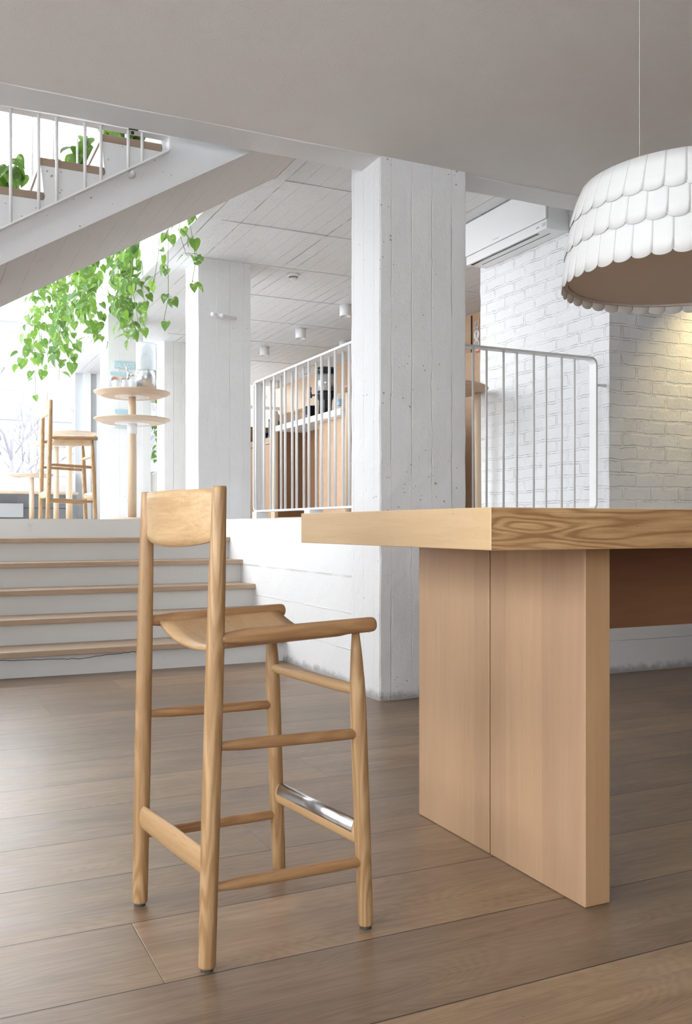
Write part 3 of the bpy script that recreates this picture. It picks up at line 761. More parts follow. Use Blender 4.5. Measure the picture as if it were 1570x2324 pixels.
# ================================================================= AIR CONDITIONER
ac = thing('air_conditioner', 'white wall-mounted air conditioner high on the brick wall', 'air conditioner', (4.36, 5.93, 3.165))
obj('body', bx(-.185, -.002, -.535, .535, .0, .318, bev=.006), M['white'], ac)
obj('front_panel', bx(-.205, -.187, -.53, .54, .075, .345, bev=.004), M['white'], ac)
obj('lower_strip', bx(-.207, -.186, -.545, .52, -.002, .066, bev=.003), M['white'], ac)
o = obj('air_slot', bx(-.183, -.165, -.40, .49, -.0035, .001), M['black'], ac); o['label'] = 'black air outlet slot'
obj('air_slot', bx(-.105, -.100, -.45, .44, -.0025, .001), M['black'], ac)
o = obj('indicator_panel', bx(-.2085, -.206, -.535, -.49, .02, .045), M['radiator'], ac); o['label'] = 'small grey indicator window'
bm = bmesh.new()
for y in (-.45, -.43): box(bm, -.2085, -.206, y - .004, y + .004, .025, .033)
obj('indicator_dots', bm, M['dgrey'], ac)
bm = bmesh.new()
for z in (.175, .185, .195): box(bm, -.10, -.085, -.5365, -.534, z, z + .005)
obj('side_vent_mark', bm, M['black'], ac)
bm = bmesh.new()
for y in (.13, .12, .105, .09, .078, .066): box(bm, -.2060, -.2045, y - .004, y + .004, .098, .108)
obj('small_mark', bm, M['radiator'], ac)

# ================================================================= CEILING FITTINGS
def downlight(x, y, label):
    t = thing('ceiling_light', label, 'ceiling light', (x, y, ZC + .004), group='white cylinder lights on the boarded ceiling')
    bm = bmesh.new(); lathe(bm, [(0, 0), (.066, 0), (.066, -.125), (.060, -.130), (.056, -.130), (.052, -.105), (0, -.105)], 32); obj('can', bm, M['white'], t, True)
    bm = bmesh.new(); lathe(bm, [(0, -.106), (.050, -.106), (.050, -.110), (0, -.110)], 24); obj('lens', bm, M['radiator'], t)
downlight(4.46, 9.45, 'white cylinder ceiling light nearest the tall pillar, largest of the row')
downlight(4.47, 10.807, 'white cylinder ceiling light in the middle of the row above the slatted railing')
downlight(4.463, 12.115, 'white cylinder ceiling light closest to the second pillar')
downlight(5.317, 11.304, 'white cylinder ceiling light seen just above the coffee urn at the tall pillar')
downlight(5.60, 13.30, 'white cylinder ceiling light seen between railing bars left of the coffee urn')
downlight(5.70, 14.9, 'farthest small white cylinder ceiling light, behind the left railing bars')
sd = thing('smoke_detector', 'round white smoke detector on the boarded ceiling', 'smoke detector', (3.436, 8.50, ZC + .004))
bm = bmesh.new(); lathe(bm, [(0, 0), (.060, 0), (.060, -.018), (.052, -.030), (.044, -.034), (0, -.034)], 32); obj('base', bm, M['white'], sd, True)
bm = bmesh.new()
for k in range(12):
    a = 2 * PI * k / 12; rod(bm, (.040 * math.cos(a), .040 * math.sin(a), -.034), (.040 * math.cos(a), .040 * math.sin(a), -.048), [(0, .004), (1, .004)], 6)
obj('vent_ribs', bm, M['dgrey'], sd)
bm = bmesh.new(); lathe(bm, [(0, -.046), (.044, -.046), (.036, -.060), (.012, -.066), (0, -.066)], 32); obj('sensor_cap', bm, M['white'], sd, True)
cl = thing('wall_fitting', 'short white pipe fitting fixed to the front of the second pillar', 'fitting', (2.66, 8.335, 2.99))
bm = bmesh.new(); rod(bm, (-.125, -.018, .004), (.12, -.018, -.014), [(0, .018), (.16, .018), (.17, .013), (.36, .013), (.37, .020), (.48, .020), (.49, .014), (1, .013)], 14)
obj('pipe', bm, M['wpaint'], cl, True)
bm = bmesh.new(); box(bm, -.10, -.07, -.02, .01, -.008, .012); box(bm, .05, .08, -.02, .01, -.02, .0); obj('bracket', bm, M['wpaint'], cl)
# warm spot lighting the brick wall at the far right
sp = thing('spotlight', 'warm ceiling spot lighting the brick wall', 'spotlight', (5.75, 4.35, 3.12))
bm = bmesh.new(); lathe(bm, [(0, 0), (.04, 0), (.04, -.10), (.032, -.10), (.028, -.07), (0, -.07)], 24); obj('can', bm, M['white'], sp, True)
ld = bpy.data.lights.new('spot_lamp', 'SPOT'); ld.energy = 42; ld.color = (1, .80, .40); ld.spot_size = math.radians(58); ld.spot_blend = .9; ld.shadow_soft_size = .03
lo = bpy.data.objects.new('spot_lamp', ld); C.objects.link(lo); lo.location = (5.75, 4.35, 3.0)
lo.rotation_euler = (Vector((5.32, 4.96, 2.25)) - Vector(lo.location)).to_track_quat('-Z', 'Y').to_euler()

# ================================================================= ROUND TABLES ON THE RAISED LEVEL
def disc_profile(r, th): return [(0, 0), (r * .80, 0), (r * .97, th * .62), (r, th * .80), (r, th * .95), (r * .995, th), (0, th)]
def round_table(label, x, y, h, r, pole, lower=None, base_r=.27, group='round pale tables on the raised level'):
    t = thing('round_table', label, 'table', (x, y, Z1 + .002), group=group)
    bm = bmesh.new(); lathe(bm, [(0, 0), (base_r, 0), (base_r, .006), (base_r * .85, .016), (pole * 1.2, .024), (0, .024)], 48); obj('base', bm, M['birchtop'], t, True)
    top_z = h - .042
    bm = bmesh.new(); rod(bm, (0, 0, .02), (0, 0, top_z), [(0, pole), (.5, pole), (.88, pole * .88), (1, pole * .85)], 28); obj('pole', bm, M['birch'], t, True)
    for k, z in enumerate([top_z] + ([lower] if lower else [])):
        bm = bmesh.new(); lathe(bm, disc_profile(r, .042), 64, (0, 0, z)); tp = obj('table_top', bm, M['birchtop'], t, False)
        bm = bmesh.new(); lathe(bm, [(0, 0), (r * .46, 0), (r * .46, -.004), (0, -.004)], 40, (0, 0, z)); pl = obj('mounting_plate', bm, M['white'], tp)
        if k == 1:
            bm = bmesh.new(); rod(bm, (0, 0, z - .10), (0, 0, z), [(0, pole * 1.14), (1, pole * 1.14)], 28); obj('collar', bm, M['white'], t, True)
        bm = bmesh.new()
        for q in range(6):
            a = 2 * PI * q / 6 + .3; lathe(bm, [(0, -.0055), (.005, -.0055), (.005, -.004), (0, -.004)], 8, (r * .40 * math.cos(a), r * .40 * math.sin(a), z))
        obj('screws', bm, M['dgrey'], pl)
    return t
round_table('two-tier round birch table holding a glass dispenser', 1.868, 8.65, 1.198, .352, .040, .905)
round_table('round birch high table seen behind the pale bar stool seat, right one', 1.686, 11.26, 1.05, .315, .037)
round_table('round birch high table seen behind the pale bar stool back, left one', 1.74, 12.742, 1.05, .305, .036)
round_table('low round birch table at the far left by the street window bench', 1.519, 13.551, .672, .31, .034)
# big high table behind the tall pillar
bt = thing('oval_high_table', 'round oak high table with dowel legs standing behind the tall pillar', 'table', (3.754, 6.61, Z1))
bm = bmesh.new(); lathe(bm, [(0, 1.03), (.44, 1.03), (.575, 1.052), (.60, 1.062), (.602, 1.070), (.595, 1.075), (0, 1.075)], 72); obj('table_top', bm, M['cab'], bt, False)
rx_, ry_ = .9041, -.4274
for (a, b) in ((-.565, .0), (.535, .0), (.0, .42), (-.02, -.40)):
    p = (a * rx_ + b * .4274, a * ry_ + b * .9041)
    if abs(a) > .3: p = (p[0] * .98, p[1] * .98)
    bm = bmesh.new(); rod(bm, (p[0], p[1], 0), (p[0] * .985, p[1] * .985, 1.045), [(0, .026), (.9, .027), (1, .028)], 20); obj('leg', bm, M['birch'], bt, True)
bm = bmesh.new(); rod(bm, (-.55 * rx_, -.55 * ry_, .455), (-.02 * rx_ - .40 * .4274, -.02 * ry_ - .40 * .9041, .455), [(0, .013), (1, .013)], 14); obj('stretcher', bm, M['birch'], bt, True)

# things on the two-tier table
TT = Z1 + .002 + 1.198
dp = thing('drink_dispenser', 'clear cylinder drink dispenser with a steel base and side tap', 'dispenser', (1.99, 8.62, TT))
bm = bmesh.new(); lathe(bm, [(0, 0), (.094, 0), (.094, .135), (.0945, .137), (.0945, .141), (.094, .143), (.094, .205), (.090, .205), (0, .205)], 48); obj('steel_base', bm, M['steel'], dp, True)
bm = bmesh.new(); lathe(bm, [(.088, .206), (.092, .206), (.092, .455), (.088, .455), (.088, .206)], 48); obj('cylinder', bm, M['clear'], dp, True)
bm = bmesh.new(); lathe(bm, [(.087, .452), (.094, .452), (.094, .460), (.087, .460), (.087, .452)], 48); obj('rim', bm, M['clear'], dp, True)
bm = bmesh.new(); ta = Vector((-.93, .38, 0)); p = ta * .092 + Vector((0, 0, .165)); q = ta * .165 + Vector((0, 0, .165))
rod(bm, p, q, [(0, .006), (.3, .006), (.35, .012), (.6, .012), (.65, .007), (1, .007)], 12); rod(bm, q + Vector((0, 0, -.045)), q + Vector((0, 0, .03)), [(0, .009), (.3, .013), (1, .011)], 12)
rod(bm, q + Vector((0, 0, .03)), q + Vector((-.02, .0, .075)), [(0, .004), (.4, .005), (1, .009)], 10); obj('tap', bm, M['steel'], dp, True)
gm = bmesh.new(); lathe(gm, [(0, 0), (.031, 0), (.034, .012), (.036, .095), (.034, .095), (.031, .014), (0, .008)], 20)
gl = [(1.66, 8.66, 'left end of the glasses on the two-tier table, single tumbler'), (1.72, 8.60, 'clear tumbler in front, second from the left end'), (1.735, 8.73, 'clear tumbler at the back, near the left end'),
      (1.79, 8.56, 'clear tumbler in front, in the middle of the row'), (1.81, 8.66, 'clear tumbler behind the middle of the row'), (1.845, 8.52, 'clear tumbler in front, closest to the dispenser'), (1.83, 8.76, 'clear tumbler at the back by the dispenser tap')]
g0 = None
for (x, y, lb) in gl:
    if g0 is None: g0 = tag(obj('tumbler', gm, M['tumbler'], None, True, (x, y, TT)), lb, 'glass', 'tumblers beside the dispenser')
    else:
        g = g0.copy(); C.objects.link(g); g.location = (x, y, TT); g['label'] = lb

# signs on the pillar
def text_mesh(name, s, size, loc, rot, mat, parent=None, ext=.001, align='LEFT', sx=1.0):
    c = bpy.data.curves.new(name, 'FONT'); c.body = s; c.size = size; c.extrude = ext; c.align_x = align
    tmp = bpy.data.objects.new(name, c); C.objects.link(tmp); bpy.context.view_layer.update()
    me = bpy.data.meshes.new_from_object(tmp.evaluated_get(bpy.context.evaluated_depsgraph_get())); bpy.data.objects.remove(tmp)
    me.materials.clear(); o = bpy.data.objects.new(name, me); C.objects.link(o); o.location = loc; o.rotation_euler = rot; o.scale = (sx, 1, 1); me.materials.append(mat)
    if parent: o.parent = parent
    return o
def sign(name, label, x, z, w, h, loc_y=10.985, extra=None):
    t = thing(name, label, 'sign', (x, loc_y, z), group='pale blue stickers on the signed pillar')
    obj('board', bx(0, w, 0, .006, 0, h), M['sign'], t); return t
s1 = sign('wall_sign', 'pale blue sign reading SALAATIT on the white pillar', 2.165, 2.875, .255, .088)
text_mesh('lettering', 'SALAATIT', .085, (.012, -.002, .014), (PI / 2, 0, 0), M['white'], s1, sx=.62)
s2 = sign('wall_sign', 'pale blue sign with a round food photo at the left, above the tumblers', 2.115, 2.795, .10, .035)
bm = bmesh.new(); lathe(bm, [(0, 0), (.040, 0), (.040, .004), (0, .004)], 24); o = obj('food_photo', bm, M['red'], s2); o.rotation_euler = (PI / 2, 0, 0); o.location = (.05, -.001, -.06)
s3 = sign('wall_sign', 'pale blue sign with a round food photo behind the dispenser tap', 2.235, 2.79, .13, .035)
bm = bmesh.new(); lathe(bm, [(0, 0), (.036, 0), (.036, .004), (0, .004)], 24); o = obj('food_photo', bm, M['red'], s3); o.rotation_euler = (PI / 2, 0, 0); o.location = (.04, -.001, -.06)
s4 = sign('wall_sign', 'uppermost pale blue sign between the two table tops', 2.17, 2.335, .15, .055)
s5 = sign('wall_sign', 'middle pale blue sign with round photo between the two table tops', 2.155, 2.25, .11, .055)
bm = bmesh.new(); lathe(bm, [(0, 0), (.040, 0), (.040, .004), (0, .004)], 24); o = obj('food_photo', bm, M['wpaint'], s5); o.rotation_euler = (PI / 2, 0, 0); o.location = (.125, -.001, .03)
bm = bmesh.new(); lathe(bm, [(0, 0), (.026, 0), (.026, .002), (0, .002)], 24); o = obj('food_photo', bm, M['red'], s5); o.rotation_euler = (PI / 2, 0, 0); o.location = (.125, -.006, .03)
s6 = sign('wall_sign', 'lowest pale blue sign between the two table tops', 2.17, 2.175, .15, .045)

# window bench with radiator
bn = thing('window_bench', 'pale wooden bench shelf along the street window at far left', 'bench', (0, 14.75, Z1))
obj('seat_board', bx(XL + .1, 2.35, 0, .6, .44, .475), M['birchtop'], bn)
obj('back_panel', bx(XL + .1, 2.40, .55, .60, 0, .44), M['grey'], bn)
obj('back_panel', bx(XL + .1, 2.40, .62, .70, .475, .735), M['wpaint'], bn)
rd = thing('radiator', 'grey-white panel radiator under the window bench', 'radiator', (1.2, 15.1, Z1 + .08))
obj('panel', bx(-1.2, .37, 0, .07, .0, .22, bev=.01), M['radiator'], rd)
obj('pipe', bx(.37, 1.1, .04, .055, .14, .155), M['dgrey'], rd)
for i, (x, lb) in enumerate(((1.55, 'open magazine on the window bench, left one'), (2.0, 'open magazine on the window bench, right one'))):
    bm = bmesh.new(); prism(bm, [(-.2, .004), (-.1, .016), (0, .006), (.1, .016), (.2, .004), (.2, .0), (-.2, .0)], 'Y', -.14, .14)
    tag(obj('magazine', bm, M['white'], None, False, (x, 15.0, Z1 + .476)), lb, 'magazine', 'magazines on the window bench')

# ================================================================= CAFE COUNTER
ct = thing('service_counter', 'oak service counter with a white shelf behind the slatted railing', 'counter', (4.4, 8.3, Z1))
obj('shelf', bx(0, .40, 1.15, 3.28, 1.212, 1.284), M['white'], ct)
obj('side_panel', bx(-.01, .035, 3.22, 3.36, 0, 1.49), M['birch'], ct)
obj('end_panel', bx(.037, .46, 3.215, 3.25, 0, 1.210), M['cabd'], ct)
obj('back_panel', bx(.42, .46, 1.3, 3.21, 0, 1.212), M['cabd'], ct)
obj('front_panel', bx(.12, .15, -.3, 2.05, 0, 1.212), M['cab'], ct)
obj('plinth', bx(-.0, .50, -.3, 3.3, 0, .06), M['cabz'], ct)
sc_ = thing('side_cabinet', 'oak cabinet left of the service counter', 'cabinet', (4.4, 11.67, Z1))
obj('body', bx(0, .5, 0, .9, .0, 1.06), M['cabz'], sc_)
obj('top', bx(-.01, .5, 0, .9, 1.066, 1.15), M['cab'], sc_)
bk = thing('wooden_screen', 'plain brown wooden screen behind the white shelf', 'screen', (4.95, 11.2, Z1))
obj('panel', bx(0, .05, .0, 1.65, 0, 1.60), M['cabz'], bk)
# patterned trolley at far left of the counter
tr = thing('trolley', 'grey and brown diamond-patterned trolley on castors beside the second pillar', 'trolley', (4.38, 12.58, Z1))
bm = bmesh.new(); box(bm, 0, .55, 0, .8, .10, 1.38); obj('cabinet_box', bm, M['rbrown'], tr)
bm = bmesh.new()
for k in range(5):
    zc = .20 + k * .295
    prism(bm, [(.02, zc - .145), (.13, zc + .0), (.02, zc + .145), (-.0, zc + .145), (-.0, zc - .145)][:3] + [(.001, zc + .1), (.001, zc - .1)], 'X', -.006, 0)
    prism(bm, [(.13, zc), (.24, zc + .145), (.35, zc), (.24, zc - .145)], 'X', -.006, 0)
    prism(bm, [(.37, zc), (.48, zc + .145), (.59, zc), (.48, zc - .145)], 'X', -.006, 0)
o = obj('diamond_inlay', bm, M['dgrey'], tr); o['label'] = 'slate grey diamonds'
bm = bmesh.new(); prism(bm, [(-.0, .12), (.02, .10), (.02, 1.36), (-.0, 1.36)], 'X', -.004, 0); obj('edge_strip', bm, M['rbrown'], tr)
for (x, y) in ((.06, .06), (.06, .72), (.48, .06), (.48, .72)):
    bm = bmesh.new(); rod(bm, (x - .015, y, .042), (x + .015, y, .042), [(0, .04), (1, .04)], 20); box(bm, x - .02, x + .02, y - .02, y + .02, .07, .105); obj('castor', bm, M['black'], tr)

# coffee urn
ZS = Z1 + 1.284
cu = thing('coffee_urn', 'steel and black coffee urn on a black stand on the white shelf', 'coffee urn', (4.58, 10.28, ZS))
bm = bmesh.new(); lathe(bm, [(0, .245), (.118, .245), (.121, .30), (.121, .30), (.0, .30)], 40); obj('lower_band', bm, M['black'], cu, True)
bm = bmesh.new(); lathe(bm, [(0, .30), (.119, .30), (.119, .53), (0, .53)], 40); obj('steel_body', bm, M['steel'], cu, True)
bm = bmesh.new(); lathe(bm, [(0, .53), (.122, .53), (.122, .575), (.112, .598), (.06, .606), (0, .606)], 40); obj('lid', bm, M['black'], cu, True)
bm = bmesh.new(); lathe(bm, [(0, .0), (.125, .0), (.125, .012), (.085, .03), (.078, .10), (.085, .20), (.112, .245), (0, .245)], 12); obj('stand', bm, M['black'], cu)
bm = bmesh.new(); d = Vector((-.78, .62, 0)); rod(bm, d * .11 + Vector((0, 0, .27)), d * .185 + Vector((0, 0, .27)), [(0, .012), (1, .012)], 12); rod(bm, d * .185 + Vector((0, 0, .235)), d * .185 + Vector((0, 0, .31)), [(0, .014), (.6, .014), (1, .008)], 12)
rod(bm, d * .185 + Vector((0, 0, .31)), d * .185 + Vector((0, 0, .37)), [(0, .006), (.7, .010), (1, .004)], 10); obj('tap', bm, M['black'], cu, True)
for (nm, lb, cat, x, y, fn) in (
    ('glass_jar', 'glass jar with cork lid on the white shelf', 'jar', 4.50, 11.08, 'jar'),
    ('paper_bag', 'brown paper bag with a rolled top, left one on the white shelf', 'bag', 4.55, 10.90, 'bag'),
    ('paper_bag', 'brown paper bag leaning by the black box on the white shelf', 'bag', 4.55, 10.72, 'bag'),
    ('black_box', 'small black box standing beside the coffee urn', 'box', 4.50, 10.55, 'box'),
    ('water_bottle', 'patterned white and blue bottle right of the coffee urn', 'bottle', 4.62, 9.95, 'bottle')):
    t = thing(nm, lb, cat, (x, y, ZS))
    if fn == 'jar':
        bm = bmesh.new(); lathe(bm, [(0, 0), (.042, 0), (.046, .01), (.046, .09), (.034, .11), (.034, .12), (0, .12)], 24); obj('body', bm, M['tumbler'], t, True)
        bm = bmesh.new(); lathe(bm, [(0, .12), (.036, .12), (.036, .15), (0, .15)], 20); obj('stopper', bm, M['cork'], t, True)
        bm = bmesh.new(); lathe(bm, [(0, .008), (.039, .008), (.039, .06), (0, .06)], 20); obj('contents', bm, M['bluepaint'], t, True)
    elif fn == 'bag':
        bm = bmesh.new(); prism(bm, [(-.06, 0), (.06, 0), (.065, .07), (.04, .11), (.03, .13), (-.03, .13), (-.045, .11), (-.065, .07)], 'X', -.035, .035); bmesh.ops.bevel(bm, geom=bm.edges[:], offset=.006, segments=2, affect='EDGES'); roughen(bm, .03, .006, 20, 3); obj('bag_body', bm, M['kraft'], t, True)
        obj('rolled_top', bx(-.02, .02, -.035, .035, .125, .145, bev=.004), M['cork'], t)
    elif fn == 'box':
        obj('case', bx(-.05, .05, -.055, .055, 0, .16, bev=.006), M['black'], t); obj('drawer', bx(-.06, -.048, -.05, .05, .01, .05, bev=.003), M['dgrey'], t)
    else:
        bm = bmesh.new(); lathe(bm, [(0, 0), (.028, 0), (.032, .01), (.040, .12), (.034, .20), (.018, .235), (.018, .25), (0, .25)], 24); obj('body', bm, M['tumbler'], t, True)
        bm = bmesh.new(); lathe(bm, [(.0405, .10), (.0410, .115), (.0375, .17), (.0370, .17), (.0400, .10), (.0405, .10)], 24); obj('printed_band', bm, M['bluepaint'], t, True)
# coffee grinder on the side cabinet
ZK = Z1 + 1.15
gr = thing('coffee_grinder', 'grey and black coffee grinder on the oak side cabinet', 'coffee grinder', (4.55, 11.95, ZK))
bm = bmesh.new(); prism(bm, [(-.10, 0), (.10, 0), (.10, .03), (.05, .05), (.06, .20), (.02, .26), (-.03, .26), (-.045, .18), (-.02, .05), (-.10, .03)], 'X', -.07, .07); bmesh.ops.bevel(bm, geom=bm.edges[:], offset=.006, segments=2, affect='EDGES'); obj('body', bm, M['dgrey'], gr)
bm = bmesh.new(); prism(bm, [(-.05, .26), (.03, .26), (.12, .30), (.13, .34), (.0, .37), (-.07, .33)], 'X', -.06, .06); bmesh.ops.bevel(bm, geom=bm.edges[:], offset=.01, segments=2, affect='EDGES'); obj('hopper', bm, M['radiator'], gr)
bm = bmesh.new(); rod(bm, (-.03, .11, .20), (-.03, .11, .32), [(0, .012), (1, .018)], 10); obj('lever', bm, M['black'], gr, True)
for i, (y, lb, m) in enumerate(((12.14, 'black packet lying by the coffee grinder', 'black'), (11.78, 'white packet standing by the coffee grinder', 'white'))):
    bm = bx(-.05, .05, -.05, .05, 0, .10 + .03 * i, bev=.012); roughen(bm, .03, .008, 18, i)
    tag(obj('packet', bm, M[m], None, False, (4.50, y, ZK)), lb, 'packet', 'packets on the side cabinet')

# panel marks on the oak wall (right of the pillar) and cabinet below
XW = 5.993
pk = thing('wall_cabinet', 'oak cabinet with an open red-edged top below the white icons', 'cabinet', (5.55, 8.3, Z1))
obj('body', bx(0, .43, 0, 1.45, 0, 1.85), M['cab'], pk)
obj('red_edge', bx(-.004, .01, .0, .12, 1.825, 1.85), M['orange'], pk); obj('white_edge', bx(-.004, .42, .0, .12, 1.85, 1.87), M['white'], pk)
bm = bmesh.new(); box(bm, 5.988, 5.999, 9.19, 9.205, 1.1, 3.5)
struct('trim_3', bm, M['darkmetal'], 'dark joint line between oak wall panels', 'trim')
def icon(name, label, z): return thing(name, label, 'icon', (XW, 9.085, z), group='white round icons on the oak wall')
ic = icon('arrow_icon', 'white outlined paper-plane arrow on the oak wall, topmost icon', 3.371)
def outline(bm, pts, w, x0, x1):
    n = len(pts)
    for i in range(n):
        a, b = Vector(pts[i]), Vector(pts[(i + 1) % n]); d = (b - a).normalized(); nn = Vector((-d.y, d.x)) * w
        q = [a - d * w + nn, b + d * w + nn, b + d * w - nn, a - d * w - nn]
        prism(bm, [(p.x, p.y) for p in q], 'X', x0, x1)
bm = bmesh.new(); outline(bm, [(-.045, .055), (.038, .018), (.018, -.002), (.046, -.040), (.032, -.055), (.0, -.022), (-.018, -.052)], .004, -.004, 0); obj('arrow', bm, M['white'], ic)
ic = icon('letter_icon', 'white disc with a letter f on the oak wall, middle icon', 3.257 - .005)
bm = bmesh.new(); prism(bm, [(.058 * math.cos(2 * PI * k / 32), .058 * math.sin(2 * PI * k / 32)) for k in range(32)], 'X', -.003, 0); obj('disc', bm, M['white'], ic)
text_mesh('letter', 'f', .11, (-.0045, .018, -.034), (PI / 2, 0, -PI / 2), M['rbrown'], ic)
ic = icon('camera_icon', 'white disc with a camera outline on the oak wall, lowest icon', 3.139)
bm = bmesh.new(); prism(bm, [(.058 * math.cos(2 * PI * k / 32), .058 * math.sin(2 * PI * k / 32)) for k in range(32)], 'X', -.003, 0); obj('disc', bm, M['white'], ic)
bm = bmesh.new(); outline(bm, [(-.03, -.03), (.03, -.03), (.03, .03), (-.03, .03)], .003, -.005, -.003); outline(bm, [(0.014 * math.cos(2 * PI * k / 14), 0.014 * math.sin(2 * PI * k / 14)) for k in range(14)], .003, -.005, -.003); obj('camera_outline', bm, M['rbrown'], ic)

# ================================================================= HANGING PLANTS
def leaf(bm, p, d, up, s, rng):
    """heart-shaped leaf: base at p, tip along d, face towards up"""
    d = d.normalized(); side = d.cross(up)
    if side.length < 1e-3: side = d.cross(Vector((1, 0, .3)))
    side.normalize(); nrm = side.cross(d).normalized()
    prof = [(-.10, .16), (-.12, .30), (-.02, .43), (.15, .47), (.38, .42), (.60, .30), (.82, .13)]
    mid = [bm.verts.new(p + d * (t * s) + nrm * (-.05 * s * (t * t * 2))) for t in (0, .12, .36, .62, .82)]
    tip = bm.verts.new(p + d * s + nrm * (-.16 * s))
    for sg in (-1, 1):
        e = [bm.verts.new(p + d * (t * s) + side * (sg * w_ * s) + nrm * ((.10 * w_ / .47 - .10 * max(t, 0) ** 2) * s)) for t, w_ in prof]
        bm.faces.new((mid[0], e[0], e[1])); bm.faces.new((mid[0], e[1], e[2], mid[1])); bm.faces.new((mid[1], e[2], e[3], mid[2])) ; bm.faces.new((mid[2], e[3], e[4], mid[3]) )
        bm.faces.new((mid[3], e[4], e[5], mid[4])); bm.faces.new((mid[4], e[5], e[6], tip))
def vine_pts(p0, length, rng, sway=.04, n=None, bias=(0, 0)):
    n = n or max(4, int(length / .06)); pts = [Vector(p0)]; v = Vector((0, 0, 0))
    for i in range(n):
        v += Vector((rng.uniform(-1, 1), rng.uniform(-1, 1), 0)) * sway * .25; v *= .85
        pts.append(pts[-1] + Vector((v.x + bias[0] / n, v.y + bias[1] / n, -length / n)))
    return pts
def plant(name, label, vines, size, seed, group=None, gapmul=1.0, cat='plant'):
    rng = random.Random(seed); base = vines[0][0]
    t = thing(name, label, cat, base, group=group); o3 = Vector(base)
    sb, lb = bmesh.new(), bmesh.new()
    if name == 'hanging_pothos':
        vines = [(v[0], v[1] if isinstance(v[1], list) else v[1], *v[2:]) for v in vines]
        for v in vines:
            a = Vector(v[1][0] if isinstance(v[1], list) else v[0]); e = Vector((2.15, a.y, ZC + .3 + 1.08))
            tube(sb, [e - o3, (e + a) / 2 - o3 + Vector((0, 0, .08)), a - o3], .0026, 5)
    for v in vines:
        p0, ln = v[0], v[1]; bias = v[2] if len(v) > 2 else (0, 0); dens = v[3] if len(v) > 3 else 1
        pts = [p - o3 for p in (vine_pts(p0, ln, rng, bias=bias) if not isinstance(ln, list) else [Vector(q) for q in ln])]
        tube(sb, pts, .0026, 5); acc = rng.uniform(0, .05); step = size * .62 * gapmul / dens; side_ = 1
        for a, b in zip(pts, pts[1:]):
            L_ = (b - a).length; acc += L_
            while acc > step:
                acc -= step; side_ = -side_; ang = rng.uniform(0, 2 * PI)
                out = Vector((math.cos(ang), math.sin(ang), 0)); s = size * rng.uniform(.65, 1.2)
                q = b + out * size * .45 + Vector((0, 0, rng.uniform(-.02, .04)))
                tube(sb, [b, (b + q) / 2 + Vector((0, 0, .02)), q], .0015, 4)
                dd = (out * rng.uniform(.1, .9) + Vector((rng.uniform(-.4, .4), rng.uniform(-.4, .4), -rng.uniform(.4, 1.2))))
                leaf(lb, q, dd, out + Vector((-.5, -.5, .5)) + Vector((rng.uniform(-.6, .6),) * 3), s, rng)
    obj('stems', sb, M['stem'], t, True); obj('leaves', lb, M['leaf'], t)
    return t
HP = 'hanging pothos along the upper slab edge'
rg = random.Random(11)
# three dense masses; x follows the slab edge, further ones hang nearer the street window
def mass(x0, x1, y0, y1, ztop, zlo, zhi, n, rng):
    out = []
    for i in range(n):
        f = (i + rng.random()) / n; x = x0 + (x1 - x0) * f; y = y0 + (y1 - y0) * f + rng.uniform(-.15, .15)
        out.append(((x, y, ztop), ztop - rng.uniform(zlo, zhi), (rng.uniform(-.06, .06), rng.uniform(-.05, .05))))
    return out
plant('hanging_pothos', 'dense dark green hanging pothos mass next to the slab edge, right part', mass(1.93, 2.02, 9.3, 10.0, 4.35, 2.95, 3.3, 10, rg), .115, 21, HP)
plant('hanging_pothos', 'dense yellow-green hanging pothos mass in the middle of the cluster', mass(1.62, 1.93, 10.0, 11.3, 4.6, 3.0, 3.5, 13, rg), .12, 22, HP)
plant('hanging_pothos', 'looser hanging pothos mass at the left, before the street window', mass(1.46, 1.66, 11.3, 12.3, 4.8, 2.95, 3.2, 10, rg), .12, 23, HP)
plant('hanging_pothos', 'stray thin vines at the lower left of the plant cluster', [((1.50, 12.2, 4.6), 1.95, (-.02, 0), .5), ((1.60, 11.9, 4.6), 1.75, (.03, 0), .6), ((1.42, 12.4, 4.5), 1.35, (0, 0), .6)], .11, 24, HP)
plant('hanging_pothos', 'thin vine with a few leaves hanging over the white slab edge, nearest the tall pillar', [((2.03, 7.25, 4.0), [(2.03, 7.25, 4.0), (2.04, 7.22, 3.75), (2.00, 7.2, 3.5), (2.04, 7.2, 3.32), (2.05, 7.15, 3.12), (2.02, 7.15, 2.95)], (0, 0), .75), ((1.97, 7.35, 4.0), [(1.97, 7.35, 4.0), (1.99, 7.3, 3.6), (1.95, 7.3, 3.4), (2.0, 7.25, 3.2), (2.07, 7.2, 3.2)], (0, 0), .6)], .085, 25, HP)
plant('hanging_pothos', 'long looping vine hanging left of the vine nearest the tall pillar', [((1.93, 7.85, 4.0), [(1.93, 7.85, 4.0), (1.93, 7.85, 3.6), (1.92, 7.85, 3.35), (1.87, 7.8, 3.1), (1.80, 7.8, 2.9), (1.75, 7.9, 2.85)], (0, 0), .35), ((1.97, 7.75, 4.0), [(1.97, 7.75, 4.0), (1.98, 7.75, 3.5), (1.97, 7.72, 3.2), (1.97, 7.7, 2.95), (1.93, 7.7, 2.75)], (0, 0), .5)], .085, 26, HP)
plant('hanging_pothos', 'pale vine in front of the slab edge, just right of the dense cluster', [((1.80, 8.3, 4.0), [(1.80, 8.3, 4.0), (1.80, 8.3, 3.5), (1.78, 8.3, 3.2), (1.82, 8.25, 2.95), (1.84, 8.25, 2.75), (1.79, 8.25, 2.68)], (0, 0), .6), ((1.73, 8.4, 4.0), 1.05, (.0, 0), .7)], .09, 27, HP)
